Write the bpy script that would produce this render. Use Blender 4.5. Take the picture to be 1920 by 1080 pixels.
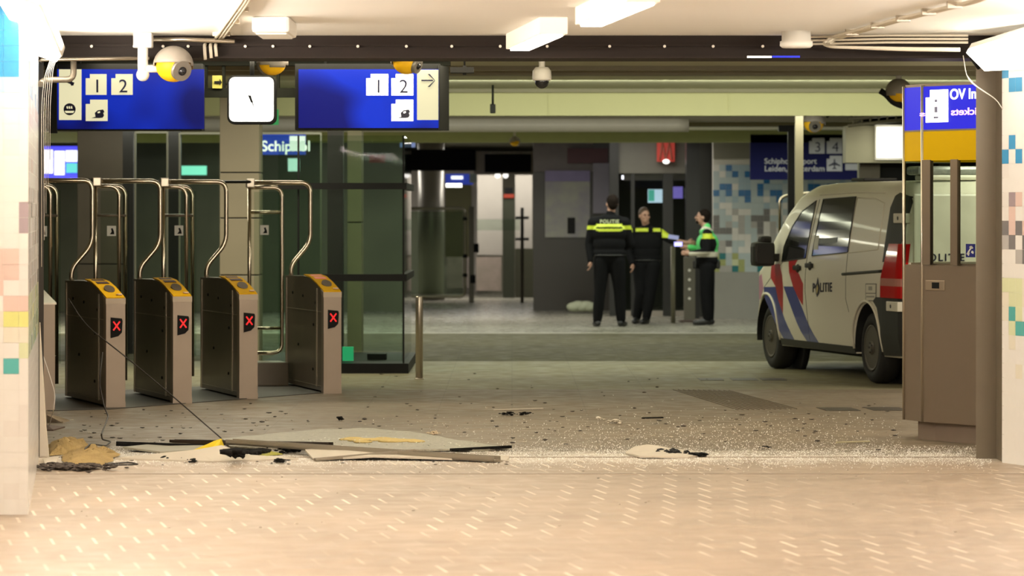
import bpy, bmesh, math, random
from mathutils import Vector, Matrix, noise
C = bpy.context
for o in list(bpy.data.objects): bpy.data.objects.remove(o)
SC = C.scene
COL = SC.collection
random.seed(7)
FPX = 6500.0; HZ = 400.0; EH = 1.6        # focal length in px of a 1920 frame, horizon row, eye height
# ---------------------------------------------------------------- camera
cd = bpy.data.cameras.new('camera'); cam = bpy.data.objects.new('camera', cd); COL.objects.link(cam)
cam.location = (0, 0, EH); cam.rotation_euler = (math.pi/2, 0, 0)
cd.sensor_width = 36; cd.lens = FPX/1920*36; cd.shift_y = (HZ-540)/1920
cd.clip_start = .5; cd.clip_end = 300
cd.dof.use_dof = True; cd.dof.focus_distance = 25.0; cd.dof.aperture_fstop = 3.8
SC.camera = cam
# ---------------------------------------------------------------- world + exposure
w = bpy.data.worlds.new('world'); SC.world = w; w.use_nodes = True
w.node_tree.nodes['Background'].inputs[0].default_value = (1.0, .86, .66, 1)
w.node_tree.nodes['Background'].inputs[1].default_value = .15
SC.view_settings.view_transform = 'Standard'; SC.view_settings.look = 'None'
SC.view_settings.exposure = 0.0; SC.view_settings.gamma = 1.0
try: SC.view_settings.use_curve_mapping = False
except Exception: pass
# ---------------------------------------------------------------- unseen area lights added to brighten passage and hall
def area(name, loc, sx, sy, power, col, rot=(0, 0, 0)):
    l = bpy.data.lights.new(name, 'AREA'); l.shape = 'RECTANGLE'; l.size = sx; l.size_y = sy
    l.energy = power; l.color = col
    o = bpy.data.objects.new(name, l); COL.objects.link(o); o.location = loc; o.rotation_euler = rot
    return o
WARM = (1.0, .83, .66); UPL = (1.0, .88, .76); GREENISH = (.97, 1.0, .72)
area('passage_fill', (0, 9.5, 2.72), 4.5, 4.0, 215, WARM)  # unseen overhead panels added near the camera to light the paving
area('passage_fill', (0, 15.5, 2.72), 4.0, 3.0, 75, WARM)
for sx, rz in ((-1, 6.3), (1, -19.0)):        # upward fill added beside the strip lamps to brighten the ceiling
    area('ceiling_fill', (sx*2.5 if sx < 0 else 3.75, 19.3, 2.57), .16, 5.0, 190, UPL, (math.pi, -sx*.75, math.radians(rz)))
    area('ceiling_fill', (sx*2.3 if sx < 0 else 5.0, 13.0, 2.57), .16, 6.0, 260, UPL, (math.pi, -sx*.75, math.radians(rz)))
area('hall_fill', (1.2, 25.6, 2.93), 5.5, .5, 120, (1.0, .86, .64))  # unseen panels added for the general brightness of the hall
area('hall_fill', (-1.5, 29.0, 2.93), 4.0, .4, 110, (1.0, .9, .68))
area('hall_fill', (2.0, 35.6, 2.93), 8.0, .5, 210, GREENISH, (.75, 0, 0))  # tilted fill added to brighten the bulkhead face
area('hall_fill', (0.5, 23.15, 2.72), 6.5, .12, 70, (1.0, .93, .70), (math.pi-.95, 0, 0))   # uplight added out of view behind the beam, for the ceiling
area('hall_fill', (-0.5, 38.9, 2.77), 9.0, .12, 70, (1.0, .98, .85), (1.15, 0, 0))  # hidden light added behind the bulkhead to brighten the duct
area('hall_fill', (0.5, 43.5, 2.66), 9.0, .6, 120, GREENISH)
area('hall_fill', (1.5, 48.3, 2.66), 8.0, .6, 150, (.95, 1.0, .85))
area('hall_fill', (-1.0, 52.5, 2.93), 7.0, 1.0, 190, (1.0, .95, .85))
area('hall_fill', (-1.0, 65.0, 2.93), 6.0, 1.0, 190, (1.0, .95, .85))
area('hall_fill', (-3.4, 34.0, 2.93), 3.0, .5, 120, (1.0, .93, .72))  # extra light added for the dark area behind the gates
area('hall_fill', (-5.5, 47.5, 2.66), 5.0, .6, 240, (1.0, .97, .74))
area('hall_fill', (5.2, 30.5, 2.93), .6, 4.0, 150, (1.0, .92, .75))

# ---------------------------------------------------------------- pixel helpers
def D(py, z=0.0): return (EH-z)*FPX/(py-HZ)                    # distance at which height z shows in row py
def P(px, py, d): return Vector(((px-960)*d/FPX, d, EH-(py-HZ)*d/FPX))
def G(px, py, z=0.0):
    d = D(py, z); return Vector(((px-960)*d/FPX, d, z))
def XW(px, d): return (px-960)*d/FPX
def ZW(py, d): return EH-(py-HZ)*d/FPX

# ---------------------------------------------------------------- materials
MATS = {}
def mat(name, col, rough=.6, metal=0.0, var=0.0, vscale=6.0, bump=0.0, bscale=40.0, emis=None, estr=0.0, coat=0.0, spec=.5, col2=None):
    if name in MATS: return MATS[name]
    m = bpy.data.materials.new(name); m.use_nodes = True; MATS[name] = m
    nt = m.node_tree; b = nt.nodes['Principled BSDF']
    b.inputs['Base Color'].default_value = (*col, 1); b.inputs['Roughness'].default_value = rough
    b.inputs['Metallic'].default_value = metal; b.inputs['Coat Weight'].default_value = coat
    b.inputs['Specular IOR Level'].default_value = spec
    tc = nt.nodes.new('ShaderNodeTexCoord')
    n = nt.nodes.new('ShaderNodeTexNoise'); n.inputs['Scale'].default_value = vscale; n.inputs['Detail'].default_value = 5
    nt.links.new(tc.outputs['Object'], n.inputs['Vector'])
    mx = nt.nodes.new('ShaderNodeMix'); mx.data_type = 'RGBA'
    c2 = col2 if col2 else tuple(max(0, c*(1-var)) for c in col)
    mx.inputs['A'].default_value = (*col, 1); mx.inputs['B'].default_value = (*c2, 1)
    nt.links.new(n.outputs['Fac'], mx.inputs['Factor']); nt.links.new(mx.outputs['Result'], b.inputs['Base Color'])
    if bump:
        n2 = nt.nodes.new('ShaderNodeTexNoise'); n2.inputs['Scale'].default_value = bscale; n2.inputs['Detail'].default_value = 4
        nt.links.new(tc.outputs['Object'], n2.inputs['Vector'])
        bp = nt.nodes.new('ShaderNodeBump'); bp.inputs['Strength'].default_value = bump; bp.inputs['Distance'].default_value = .01
        nt.links.new(n2.outputs['Fac'], bp.inputs['Height']); nt.links.new(bp.outputs['Normal'], b.inputs['Normal'])
    if emis:
        b.inputs['Emission Color'].default_value = (*emis, 1); b.inputs['Emission Strength'].default_value = estr
    return m
def glass(name, tint=(.75, .9, .8), refl=.12, rough=.02):
    if name in MATS: return MATS[name]
    m = bpy.data.materials.new(name); m.use_nodes = True; MATS[name] = m
    nt = m.node_tree; nt.nodes.clear()
    out = nt.nodes.new('ShaderNodeOutputMaterial'); tr = nt.nodes.new('ShaderNodeBsdfTransparent'); gl = nt.nodes.new('ShaderNodeBsdfGlossy')
    mx = nt.nodes.new('ShaderNodeMixShader'); fr = nt.nodes.new('ShaderNodeLayerWeight'); fr.inputs['Blend'].default_value = refl
    nz = nt.nodes.new('ShaderNodeTexNoise'); nz.inputs['Scale'].default_value = 2.5
    cr = nt.nodes.new('ShaderNodeMix'); cr.data_type = 'RGBA'
    cr.inputs['A'].default_value = (*tint, 1); cr.inputs['B'].default_value = (*[t*.88 for t in tint], 1)
    nt.links.new(nz.outputs['Fac'], cr.inputs['Factor']); nt.links.new(cr.outputs['Result'], tr.inputs['Color'])
    gl.inputs['Roughness'].default_value = rough
    geo = nt.nodes.new('ShaderNodeNewGeometry'); fm = nt.nodes.new('ShaderNodeMath'); fm.operation = 'SUBTRACT'; fm.use_clamp = True
    nt.links.new(fr.outputs['Fresnel'], fm.inputs[0]); nt.links.new(geo.outputs['Backfacing'], fm.inputs[1]); nt.links.new(fm.outputs[0], mx.inputs['Fac']); nt.links.new(tr.outputs[0], mx.inputs[1]); nt.links.new(gl.outputs[0], mx.inputs[2])
    nt.links.new(mx.outputs[0], out.inputs[0]); return m

# ---------------------------------------------------------------- mesh builder
class MB:
    def __init__(s): s.bm = bmesh.new(); s.mats = []
    def mi(s, m):
        if m is None: return 0
        if m not in s.mats: s.mats.append(m)
        return s.mats.index(m)
    def face(s, pts, m=None):
        vs = [s.bm.verts.new(p) for p in pts]; f = s.bm.faces.new(vs); f.material_index = s.mi(m); return f
    def box(s, a, b, m=None, bev=0.0, M=None):
        x0, y0, z0 = [min(p, q) for p, q in zip(a, b)]; x1, y1, z1 = [max(p, q) for p, q in zip(a, b)]
        t = bmesh.new()
        bmesh.ops.create_cube(t, size=1)
        for v in t.verts: v.co = Vector((x0+(v.co.x+.5)*(x1-x0), y0+(v.co.y+.5)*(y1-y0), z0+(v.co.z+.5)*(z1-z0)))
        if bev: bmesh.ops.bevel(t, geom=list(t.edges), offset=bev, segments=2, affect='EDGES', profile=.6)
        s.add(t, m, M); return s
    def add(s, t, m=None, M=None):
        k = s.mi(m); mp = {}
        for v in t.verts: mp[v] = s.bm.verts.new(M @ v.co if M else v.co)
        for f in t.faces:
            try: g = s.bm.faces.new([mp[v] for v in f.verts])
            except ValueError: continue
            g.material_index = k; g.smooth = f.smooth
        t.free()
    def cyl(s, p, q, r, m=None, r2=None, n=20, smooth=True):
        p, q = Vector(p), Vector(q); d = q-p; L = d.length
        t = bmesh.new(); bmesh.ops.create_cone(t, cap_ends=True, segments=n, radius1=r, radius2=r if r2 is None else r2, depth=L)
        for f in t.faces: f.smooth = smooth and len(f.verts) == 4
        M = Matrix.Translation((p+q)/2) @ d.to_track_quat('Z', 'Y').to_matrix().to_4x4()
        s.add(t, m, M); return s
    def sph(s, c, r, m=None, n=16, sc=(1, 1, 1)):
        t = bmesh.new(); bmesh.ops.create_uvsphere(t, u_segments=n, v_segments=n//2+2, radius=r)
        for f in t.faces: f.smooth = True
        s.add(t, m, Matrix.Translation(c) @ Matrix.Diagonal((*sc, 1))); return s
    def tube(s, pts, r, m=None, n=10, closed=False):
        pts = [Vector(p) for p in pts]; N = len(pts); rings = []
        up = None
        for i, p in enumerate(pts):
            a = pts[(i-1) % N] if closed or i > 0 else p; b = pts[(i+1) % N] if closed or i < N-1 else p
            t = (b-a).normalized()
            if up is None:
                up = Vector((0, 0, 1)) if abs(t.z) < .9 else Vector((0, 1, 0))
            u = (up - t*up.dot(t)).normalized(); v = t.cross(u); up = u
            rr = r[i] if isinstance(r, (list, tuple)) else r
            rings.append([s.bm.verts.new(p+(u*math.cos(2*math.pi*k/n)+v*math.sin(2*math.pi*k/n))*rr) for k in range(n)])
        mi = s.mi(m)
        for i in range(N if closed else N-1):
            A, B = rings[i], rings[(i+1) % N]
            for k in range(n):
                f = s.bm.faces.new((A[k], A[(k+1) % n], B[(k+1) % n], B[k])); f.smooth = True; f.material_index = mi
        if not closed:
            for rg in (rings[0], rings[-1]):
                f = s.bm.faces.new(rg); f.material_index = mi
        return s
    def prism(s, poly, ax, d0, d1, m=None, M=None):
        # poly: 2D outline; ax: axis the outline is extruded along (0,1,2)
        def pt(a, b, d): return {0: Vector((d, a, b)), 1: Vector((a, d, b)), 2: Vector((a, b, d))}[ax]
        A = [pt(a, b, d0) for a, b in poly]; B = [pt(a, b, d1) for a, b in poly]
        if M: A = [M @ p for p in A]; B = [M @ p for p in B]
        va = [s.bm.verts.new(p) for p in A]; vb = [s.bm.verts.new(p) for p in B]; n = len(poly); mi = s.mi(m)
        fs = [s.bm.faces.new(va), s.bm.faces.new(list(reversed(vb)))]
        for i in range(n): fs.append(s.bm.faces.new((va[i], va[(i+1) % n], vb[(i+1) % n], vb[i])))
        for f in fs: f.material_index = mi
        return s
    def lathe(s, prof, m=None, n=24, M=None):
        mi = s.mi(m); rings = []
        for r, z in prof:
            if r < 1e-5: rings.append([s.bm.verts.new((M or Matrix()) @ Vector((0, 0, z)))])
            else: rings.append([s.bm.verts.new((M or Matrix()) @ Vector((r*math.cos(2*math.pi*k/n), r*math.sin(2*math.pi*k/n), z))) for k in range(n)])
        for A, B in zip(rings, rings[1:]):
            for k in range(n):
                q = [A[k % len(A)], A[(k+1) % len(A)], B[(k+1) % len(B)], B[k % len(B)]]
                q = [x for i, x in enumerate(q) if x not in q[:i]]
                if len(q) > 2:
                    f = s.bm.faces.new(q); f.material_index = mi; f.smooth = True
        for rg in (rings[0], rings[-1]):
            if len(rg) > 2: f = s.bm.faces.new(rg); f.material_index = mi
        return s
    def build(s, name, m=None, parent=None, M=None, fix=True):
        if fix: bmesh.ops.recalc_face_normals(s.bm, faces=s.bm.faces)
        me = bpy.data.meshes.new(name); s.bm.to_mesh(me); s.bm.free()
        if m is not None and not s.mats: me.materials.append(m)
        for q in s.mats: me.materials.append(q)
        return link(name, me, parent, M)
def link(name, me, parent=None, M=None):
    o = bpy.data.objects.new(name, me); COL.objects.link(o)
    if M is not None: o.matrix_local = M
    if parent is not None: o.parent = parent
    return o
def tag(o, label=None, cat=None, group=None, kind=None):
    if label: o['label'] = label
    if cat: o['category'] = cat
    if group: o['group'] = group
    if kind: o['kind'] = kind
    return o
def struct(o): o['kind'] = 'structure'; return o
def empty(name, loc=(0, 0, 0), rz=0, M=None):
    o = bpy.data.objects.new(name, None); COL.objects.link(o); o.empty_display_size = .1
    if M is not None: o.matrix_world = M
    else: o.location = loc; o.rotation_euler = (0, 0, rz)
    return o
def copy_tree(o, parent=None):
    c = o.copy(); COL.objects.link(c)
    if parent is not None: c.parent = parent
    for ch in [k for k in bpy.data.objects if k.parent == o]: copy_tree(ch, c)
    return c
def text_mesh(txt, size, depth=.004, bold=False, font=None, space=1.0, flip=False, align='LEFT'):
    cu = bpy.data.curves.new('t', 'FONT'); cu.body = txt; cu.size = size; cu.extrude = depth/2; cu.space_character = space
    cu.align_x = align; cu.align_y = 'BOTTOM_BASELINE'
    if bold: cu.offset = size*.018
    o = bpy.data.objects.new('t', cu); COL.objects.link(o)
    dg = C.evaluated_depsgraph_get(); me = bpy.data.meshes.new_from_object(o.evaluated_get(dg))
    bpy.data.objects.remove(o)
    if flip:
        for v in me.vertices: v.co.x = -v.co.x
    return me
def text(name, txt, size, M, m, parent=None, **k):
    me = text_mesh(txt, size, **k); me.materials.clear(); me.materials.append(m)
    return link(name, me, parent, M)
def facing(loc, rz=0):   # text plane upright, facing the -Y direction, turned by rz
    return Matrix.Translation(loc) @ Matrix.Rotation(rz, 4, 'Z') @ Matrix.Rotation(math.pi/2, 4, 'X')
def arc(pts, r, n=5):    # round the corners of a polyline
    pts = [Vector(p) for p in pts]; out = [pts[0]]
    for a, b, c in zip(pts, pts[1:], pts[2:]):
        u = (a-b); v = (c-b); rr = min(r, u.length*.49, v.length*.49)
        p = b+u.normalized()*rr; q = b+v.normalized()*rr
        for i in range(n+1):
            t = i/n; out.append(p*(1-t)**2+b*2*t*(1-t)+q*t*t)
    out.append(pts[-1]); return out
def smooth_all(o):
    for p in o.data.polygons: p.use_smooth = True
    return o

# shared materials
M_white = mat('painted_white', (.80, .77, .70), .5, var=.08, vscale=3)
M_ceil = mat('ceiling_paint', (.93, .92, .88), .8, var=.05, vscale=1.2, bump=.05)
M_dkbeam = mat('dark_brown_steel', (.024, .016, .012), .6, var=.3, vscale=3, spec=.2)
M_black = mat('black_plastic', (.008, .008, .008), .6, var=.2, spec=.12)
M_dark = mat('dark_frame', (.012, .012, .011), .5, var=.3, spec=.15)
M_steel = mat('brushed_steel', (.56, .50, .41), .32, metal=.9, var=.15, vscale=12)
M_tube = mat('steel_tube', (.66, .58, .46), .22, metal=1.0, var=.08)
M_yel = mat('signal_yellow', (.85, .47, .01), .5, var=.05, spec=.25)
M_cable = mat('pale_cable', (.72, .66, .54), .5, var=.1)
M_glassg = glass('green_glass', (.90, .955, .915), .10)
M_glassc = glass('clear_glass', (.92, .96, .93), .08)
M_blue_lit = mat('lit_blue_sign', (.005, .01, .25), .35, emis=(.004, .02, .62), estr=1.0)
M_white_lit = mat('lit_white', (.9, .9, .85), .4, emis=(1.0, .97, .90), estr=1.6)
M_cream_lit = mat('lit_cream', (.15, .14, .1), .5, emis=(.86, .80, .50), estr=.85, spec=.1)
M_navy = mat('navy_print', (.004, .004, .03), .4)
M_blue = mat('sign_blue', (.012, .02, .19), .4)
# ================================================================ SETTING
def floor_mat(name, kind):
    m = bpy.data.materials.new(name); m.use_nodes = True; nt = m.node_tree; N = nt.nodes; L = nt.links
    b = N['Principled BSDF']; tc = N.new('ShaderNodeTexCoord')
    def nz(scale, det=4, vec=None):
        n = N.new('ShaderNodeTexNoise'); n.inputs['Scale'].default_value = scale; n.inputs['Detail'].default_value = det
        L.new(vec or tc.outputs['Object'], n.inputs['Vector']); return n.outputs['Fac']
    def ramp(f, p0, c0, p1, c1):
        r = N.new('ShaderNodeValToRGB'); r.color_ramp.elements[0].position = p0; r.color_ramp.elements[0].color = (*c0, 1)
        r.color_ramp.elements[1].position = p1; r.color_ramp.elements[1].color = (*c1, 1); L.new(f, r.inputs[0]); return r.outputs[0]
    def mix(f, a, c, mode='MIX'):
        x = N.new('ShaderNodeMix'); x.data_type = 'RGBA'; x.blend_type = mode
        if isinstance(f, float): x.inputs['Factor'].default_value = f
        else: L.new(f, x.inputs['Factor'])
        for k, v in (('A', a), ('B', c)):
            if isinstance(v, tuple): x.inputs[k].default_value = (*v, 1)
            else: L.new(v, x.inputs[k])
        return x.outputs['Result']
    mp = N.new('ShaderNodeMapping'); L.new(tc.outputs['Object'], mp.inputs[0])
    br = N.new('ShaderNodeTexBrick'); L.new(mp.outputs[0], br.inputs[0])
    br.inputs['Scale'].default_value = 1.0; br.inputs['Mortar Smooth'].default_value = .2; br.inputs['Bias'].default_value = 0
    if kind == 'pavers':
        mp.inputs['Rotation'].default_value = (0, 0, math.radians(-11))
        br.inputs['Brick Width'].default_value = .205; br.inputs['Row Height'].default_value = .41
        br.inputs['Mortar Size'].default_value = .0085; br.offset = .5
        br.inputs['Color1'].default_value = (.375, .29, .21, 1); br.inputs['Color2'].default_value = (.35, .27, .195, 1)
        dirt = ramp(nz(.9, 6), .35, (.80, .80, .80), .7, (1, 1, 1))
        vis = ramp(nz(.7, 2), .42, (0, 0, 0), .6, (1, 1, 1))       # patches where joint glints are painted in; elsewhere the joints stay dull
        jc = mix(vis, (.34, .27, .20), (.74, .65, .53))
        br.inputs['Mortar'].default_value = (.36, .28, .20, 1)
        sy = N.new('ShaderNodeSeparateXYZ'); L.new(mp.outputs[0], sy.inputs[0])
        q = []                                    # glint tone painted on the short joints only; long ones keep the stone colour
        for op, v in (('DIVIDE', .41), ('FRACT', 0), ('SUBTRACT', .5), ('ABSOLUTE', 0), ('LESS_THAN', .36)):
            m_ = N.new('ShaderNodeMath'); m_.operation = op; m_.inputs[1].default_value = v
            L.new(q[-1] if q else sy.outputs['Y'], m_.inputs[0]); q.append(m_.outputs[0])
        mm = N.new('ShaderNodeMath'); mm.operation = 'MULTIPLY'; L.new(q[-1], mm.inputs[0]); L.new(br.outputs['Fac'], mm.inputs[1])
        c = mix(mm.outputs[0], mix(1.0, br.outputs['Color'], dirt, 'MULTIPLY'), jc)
        rough = .42
    else:
        br.inputs['Brick Width'].default_value = .6; br.inputs['Row Height'].default_value = .6; br.offset = 0
        br.inputs['Mortar Size'].default_value = .004
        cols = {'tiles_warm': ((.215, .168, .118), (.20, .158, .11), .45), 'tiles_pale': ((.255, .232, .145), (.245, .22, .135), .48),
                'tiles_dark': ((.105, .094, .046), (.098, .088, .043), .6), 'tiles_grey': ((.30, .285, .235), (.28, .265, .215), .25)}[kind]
        br.inputs['Color1'].default_value = (*cols[0], 1); br.inputs['Color2'].default_value = (*cols[1], 1)
        br.inputs['Mortar'].default_value = (*[k*.75 for k in cols[0]], 1)
        c = br.outputs['Color']; rough = cols[2]
        c = mix(1.0, c, ramp(nz(1.3, 6), .3, (.82, .82, .82), .7, (1.05, 1.05, 1.05)), 'MULTIPLY')
        c = mix(1.0, c, ramp(nz(70, 3), .35, (.86, .86, .86), .6, (1.03, 1.03, 1.03)), 'MULTIPLY')
    if kind in ('pavers', 'tiles_warm'):
        # plaster dust spilled along the threshold (a stain with its own ragged outline)
        sx = N.new('ShaderNodeSeparateXYZ'); L.new(tc.outputs['Object'], sx.inputs[0])
        def mth(op, a, bb):
            q = N.new('ShaderNodeMath'); q.operation = op
            for i, v in enumerate((a, bb)):
                if isinstance(v, (int, float)): q.inputs[i].default_value = v
                else: L.new(v, q.inputs[i])
            return q.outputs[0]
        dy = mth('ABSOLUTE', mth('SUBTRACT', sx.outputs['Y'], 22.75), 0)
        fall = mth('SUBTRACT', 1.0, mth('DIVIDE', dy, 1.15))
        dust = mth('ADD', fall, mth('MULTIPLY', mth('SUBTRACT', nz(3.5, 8), .5), 1.5))
        c = mix(ramp(dust, .42, (0, 0, 0), .95, (.9, .9, .9)), c, (.58, .52, .44))
        sp = ramp(nz(55, 2), .62, (0, 0, 0), .68, (1, 1, 1))
        c = mix(mth('MULTIPLY', sp, ramp(dust, .2, (0, 0, 0), .8, (.8, .8, .8))), c, (.85, .80, .70))
    b.inputs['Specular IOR Level'].default_value = {'tiles_dark': .12, 'tiles_pale': .3, 'tiles_warm': .35, 'tiles_grey': .4}.get(kind, .45)
    L.new(c, b.inputs['Base Color'])
    rr = ramp(nz(5, 5), .3, (rough*.8,)*3, .7, (rough*1.35,)*3); L.new(rr, b.inputs['Roughness'])
    bp = N.new('ShaderNodeBump'); bp.inputs['Strength'].default_value = .25; bp.inputs['Distance'].default_value = .003
    L.new(nz(180, 2), bp.inputs['Height']); L.new(bp.outputs[0], b.inputs['Normal'])
    return m
def quadplane(name, x0, x1, y0, y1, z, m):
    b = MB(); b.box((x0, y0, z-.12), (x1, y1, z)); return struct(b.build(name, m))
DB = 22.72                                            # the threshold under the beam
def hall_floor():
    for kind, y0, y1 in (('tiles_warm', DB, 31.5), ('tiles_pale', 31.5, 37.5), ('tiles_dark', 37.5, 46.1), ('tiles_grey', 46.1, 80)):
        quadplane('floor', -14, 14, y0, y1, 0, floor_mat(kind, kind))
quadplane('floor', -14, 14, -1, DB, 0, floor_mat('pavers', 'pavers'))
hall_floor()
# expansion strip in the threshold, smooth cement band in front of it
b = MB(); b.box((-3.3, 21.25, 0), (3.4, 21.29, .003)); b.box((-3.3, DB-.02, 0), (3.3, DB+.02, .004))
struct(b.build('trim_1', mat('joint_strip', (.30, .24, .18), .6, var=.2)))
b = MB(); b.box((-8, 46.1, 0), (8, 46.45, .004)); struct(b.build('trim_2', mat('pale_floor_band', (.42, .40, .33), .4, var=.15)))
# drain slots, dark floor tiles
dkt = mat('dark_floor_tile', (.055, .043, .03), .4, var=.3)
for i, (a, bb, y0, y1) in enumerate(((1530, 1606, 764.5, 770.5), (1618, 1694, 764, 770))):
    b = MB(); p = [G(a, y0), G(bb-10, y0), G(bb+8, y1), G(a+20, y1)]
    b.prism([(q.x, q.y) for q in p], 2, 0, .004, dkt)
    tag(b.build('dark_floor_tile'), ['left dark floor tile sunk in floor before the kiosk', 'right dark floor tile beside the kiosk wall'][i], 'floor tile')
for i, (a, bb) in enumerate(((1308, 1352), (1368, 1416), (1424, 1470))):
    b = MB(); p = [G(a, 709.5), G(bb, 709.5), G(bb+6, 713.5), G(a+6, 713.5)]
    b.prism([(q.x, q.y) for q in p], 2, 0, .004, dkt)
    tag(b.build('drain_slot'), ['leftmost dark drain slot in the hall floor', 'middle dark drain slot in the hall floor', 'dark drain slot near the van front wheel'][i], 'drain')
# ribbed guidance paving
b = MB()
for i in range(12):
    t = i/11; p = G(1262+t*104, 731+t*1.5); q = G(1384+t*110, 769-t*2.0)
    dv = (q-p).normalized(); n = Vector((-dv.y, dv.x, 0))*.0032
    b.prism([(v.x, v.y) for v in (p-n, q-n, q+n, p+n)], 2, 0, .006)
tag(b.build('guidance_paving', mat('rib_dark', (.15, .115, .08), .5, var=.2)), 'ribbed tactile guidance paving set in the hall floor', 'paving')

# ---- ceilings
b = MB(); b.box((-8, -1, 2.76), (8, 22.70, 2.95)); struct(b.build('ceiling', M_ceil))
M_hc = mat('hall_ceiling_paint', (.70, .68, .52), .6, var=.1, vscale=.8)
b = MB(); b.box((-14, 22.9, 2.97), (14, 38.5, 3.1)); struct(b.build('ceiling_hall', M_hc))
M_strip = mat('ceiling_profile', (.30, .27, .19), .5, var=.15)
b = MB()
for y in (32.2, 33.35, 33.5, 38.1):
    b.box((-14, y, 2.93), (14, y+.12, 2.97))
struct(b.build('trim_3', M_strip))
M_olive = mat('yellow_green_panel', (.74, .72, .42), .5, var=.12, vscale=1.0)
b = MB(); b.box((-14, 38.5, 2.685), (14, 38.62, 3.1))
for x in range(-10, 12, 2): b.box((x+.4, 38.49, 2.70), (x+.415, 38.5, 2.97))
struct(b.build('wall_bulkhead', M_olive))
b = MB(); b.box((-14, 38.62, 2.80), (14, 50, 2.92)); struct(b.build('ceiling_far', mat('far_ceiling', (.80, .77, .66), .6, var=.05)))
b = MB()
for y, r in ((43.0, .0), (45.6, 0)): b.box((-14, y, 2.74), (14, y+.25, 2.80))
struct(b.build('trim_4', M_strip))
b = MB(); b.tube([(-8, 42.2, 2.675), (2.0, 42.2, 2.675), (2.15, 42.2, 2.675)], .085, n=16)
tag(b.build('ceiling_duct', mat('pale_duct', (.70, .67, .58), .4, var=.1)), 'long pale round duct under the hall ceiling', 'duct')
b = MB(); b.box((-14, 50, 2.62), (14, 50.1, 2.95)); struct(b.build('trim_5', mat('green_edge', (.32, .34, .14), .5, var=.2)))
b = MB(); b.box((-14, 50.1, 2.95), (14, 76, 3.1)); struct(b.build('ceiling_end', mat('end_ceiling', (.35, .34, .28), .7, var=.2)))

# ---- header beam with bolts
beam = MB(); beam.box((-3.35, 22.62, 2.625), (3.35, 23.05, 2.86)); beam.box((-3.35, 22.60, 2.69), (3.35, 22.62, 2.705)); beam.box((-3.35, 22.56, 2.61), (3.35, 23.05, 2.625))
beam = struct(beam.build('trim_6', M_dkbeam))
tag(beam, 'dark brown steel header beam across the passage')
for px in (172, 252, 306, 353, 460, 512, 581, 671, 762, 847, 938, 1026, 1143, 1246, 1337, 1430):
    b = MB(); p = P(px, 87, 22.6); b.cyl(p, p-Vector((0, .018, 0)), .010, n=6); b.build('bolt', mat('bolt_white', (.9, .85, .75), .4), beam)
b = MB()
for x0, x1, y in ((1400, 1447, 105.5),): b.box(P(x0, y, 22.6), P(x1, y+3, 22.55))
b.build('lit_edge', M_white_lit, beam)
b = MB(); b.box(P(1447, 105, 22.6), P(1500, 108, 22.55)); b.build('lit_edge', M_blue_lit, beam)

# ---- mosaic helper: grid of tiles on a plane
M_grout = mat('grout', (.70, .67, .61), .8)
def tmat(c, n): return mat('tile_'+n, c, .22, var=.06, vscale=20)
T = {'w': tmat((.82, .80, .76), 'white'), 'v': tmat((.79, .76, .72), 'offwhite'), 'c': tmat((.78, .74, .62), 'cream'), 'b': tmat((.06, .30, .56), 'blue'),
     'l': tmat((.42, .62, .74), 'light_blue'), 'p': tmat((.72, .54, .48), 'pink'), 'm': tmat((.36, .29, .31), 'mauve'), 'g': tmat((.20, .19, .19), 'grey'),
     'h': tmat((.48, .46, .44), 'mid_grey'), 'y': tmat((.72, .72, .26), 'lime'), 'q': tmat((.68, .72, .46), 'pale_lime'), 't': tmat((.10, .40, .38), 'teal'),
     's': tmat((.52, .60, .62), 'sky_grey'), 'k': tmat((.40, .52, .60), 'pale_blue'), 'B': tmat((.03, .17, .42), 'deep_blue'), 'n': tmat((.42, .45, .18), 'olive_green'), 'd': tmat((.02, .20, .22), 'dark_teal')}
def mosaic(mb, o, u, v, nu, nv, su, sv, fn, gap=.002):
    o = Vector(o); u = Vector(u).normalized(); v = Vector(v).normalized()
    for j in range(nv):
        for i in range(nu):
            k = fn(i, j)
            if k is None: continue
            a = o+u*(i*su+gap)+v*(j*sv+gap); c = o+u*((i+1)*su-gap)+v*((j+1)*sv-gap)
            mb.face([a, a+u*(su-2*gap), c, a+v*(sv-2*gap)], T[k])
# left pillar: front face at 18.4, side running back to 22.6
PLa = Vector((-2.567, 18.4, 0)); PLb = Vector((-3.085, 22.6, 0))
b = MB(); b.prism([(PLa.x-.01, PLa.y+.01), (PLb.x-.01, PLb.y), (-5, 22.6), (-5, 18.41)], 2, 0, 2.76, M_grout)
rr = random.Random(3)
TS = .083
def fl(i, j):    # i from the right corner leftwards, j from floor up
    y = 965-(j+.5)*TS*353
    if y > 690: return 'w' if rr.random() > .2 else 'v'
    if y > 662: return 't' if i == 1 else 'w'
    if y > 605: return 'q' if i < 2 and rr.random() < .3 else ('c' if rr.random() < .6 else 'w')
    if y > 575: return 'y' if i in (0, 1) else 'c'
    if y > 548: return 'p' if i in (0, 1) else 'w'
    if y > 520: return 'w' if i == 1 else ('v' if i == 0 else 'p')
    if y > 460: return 'p' if i in (1, 2) else 'v'
    if 370 < y < 428: return 'm' if i == 0 else 'w'
    if y < 138: return 'b' if i in (1, 2) else 'l'
    if y < 175: return 'l' if i in (1, 2) else 'w'
    return 'w' if rr.random() > .12 else 'v'
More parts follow.
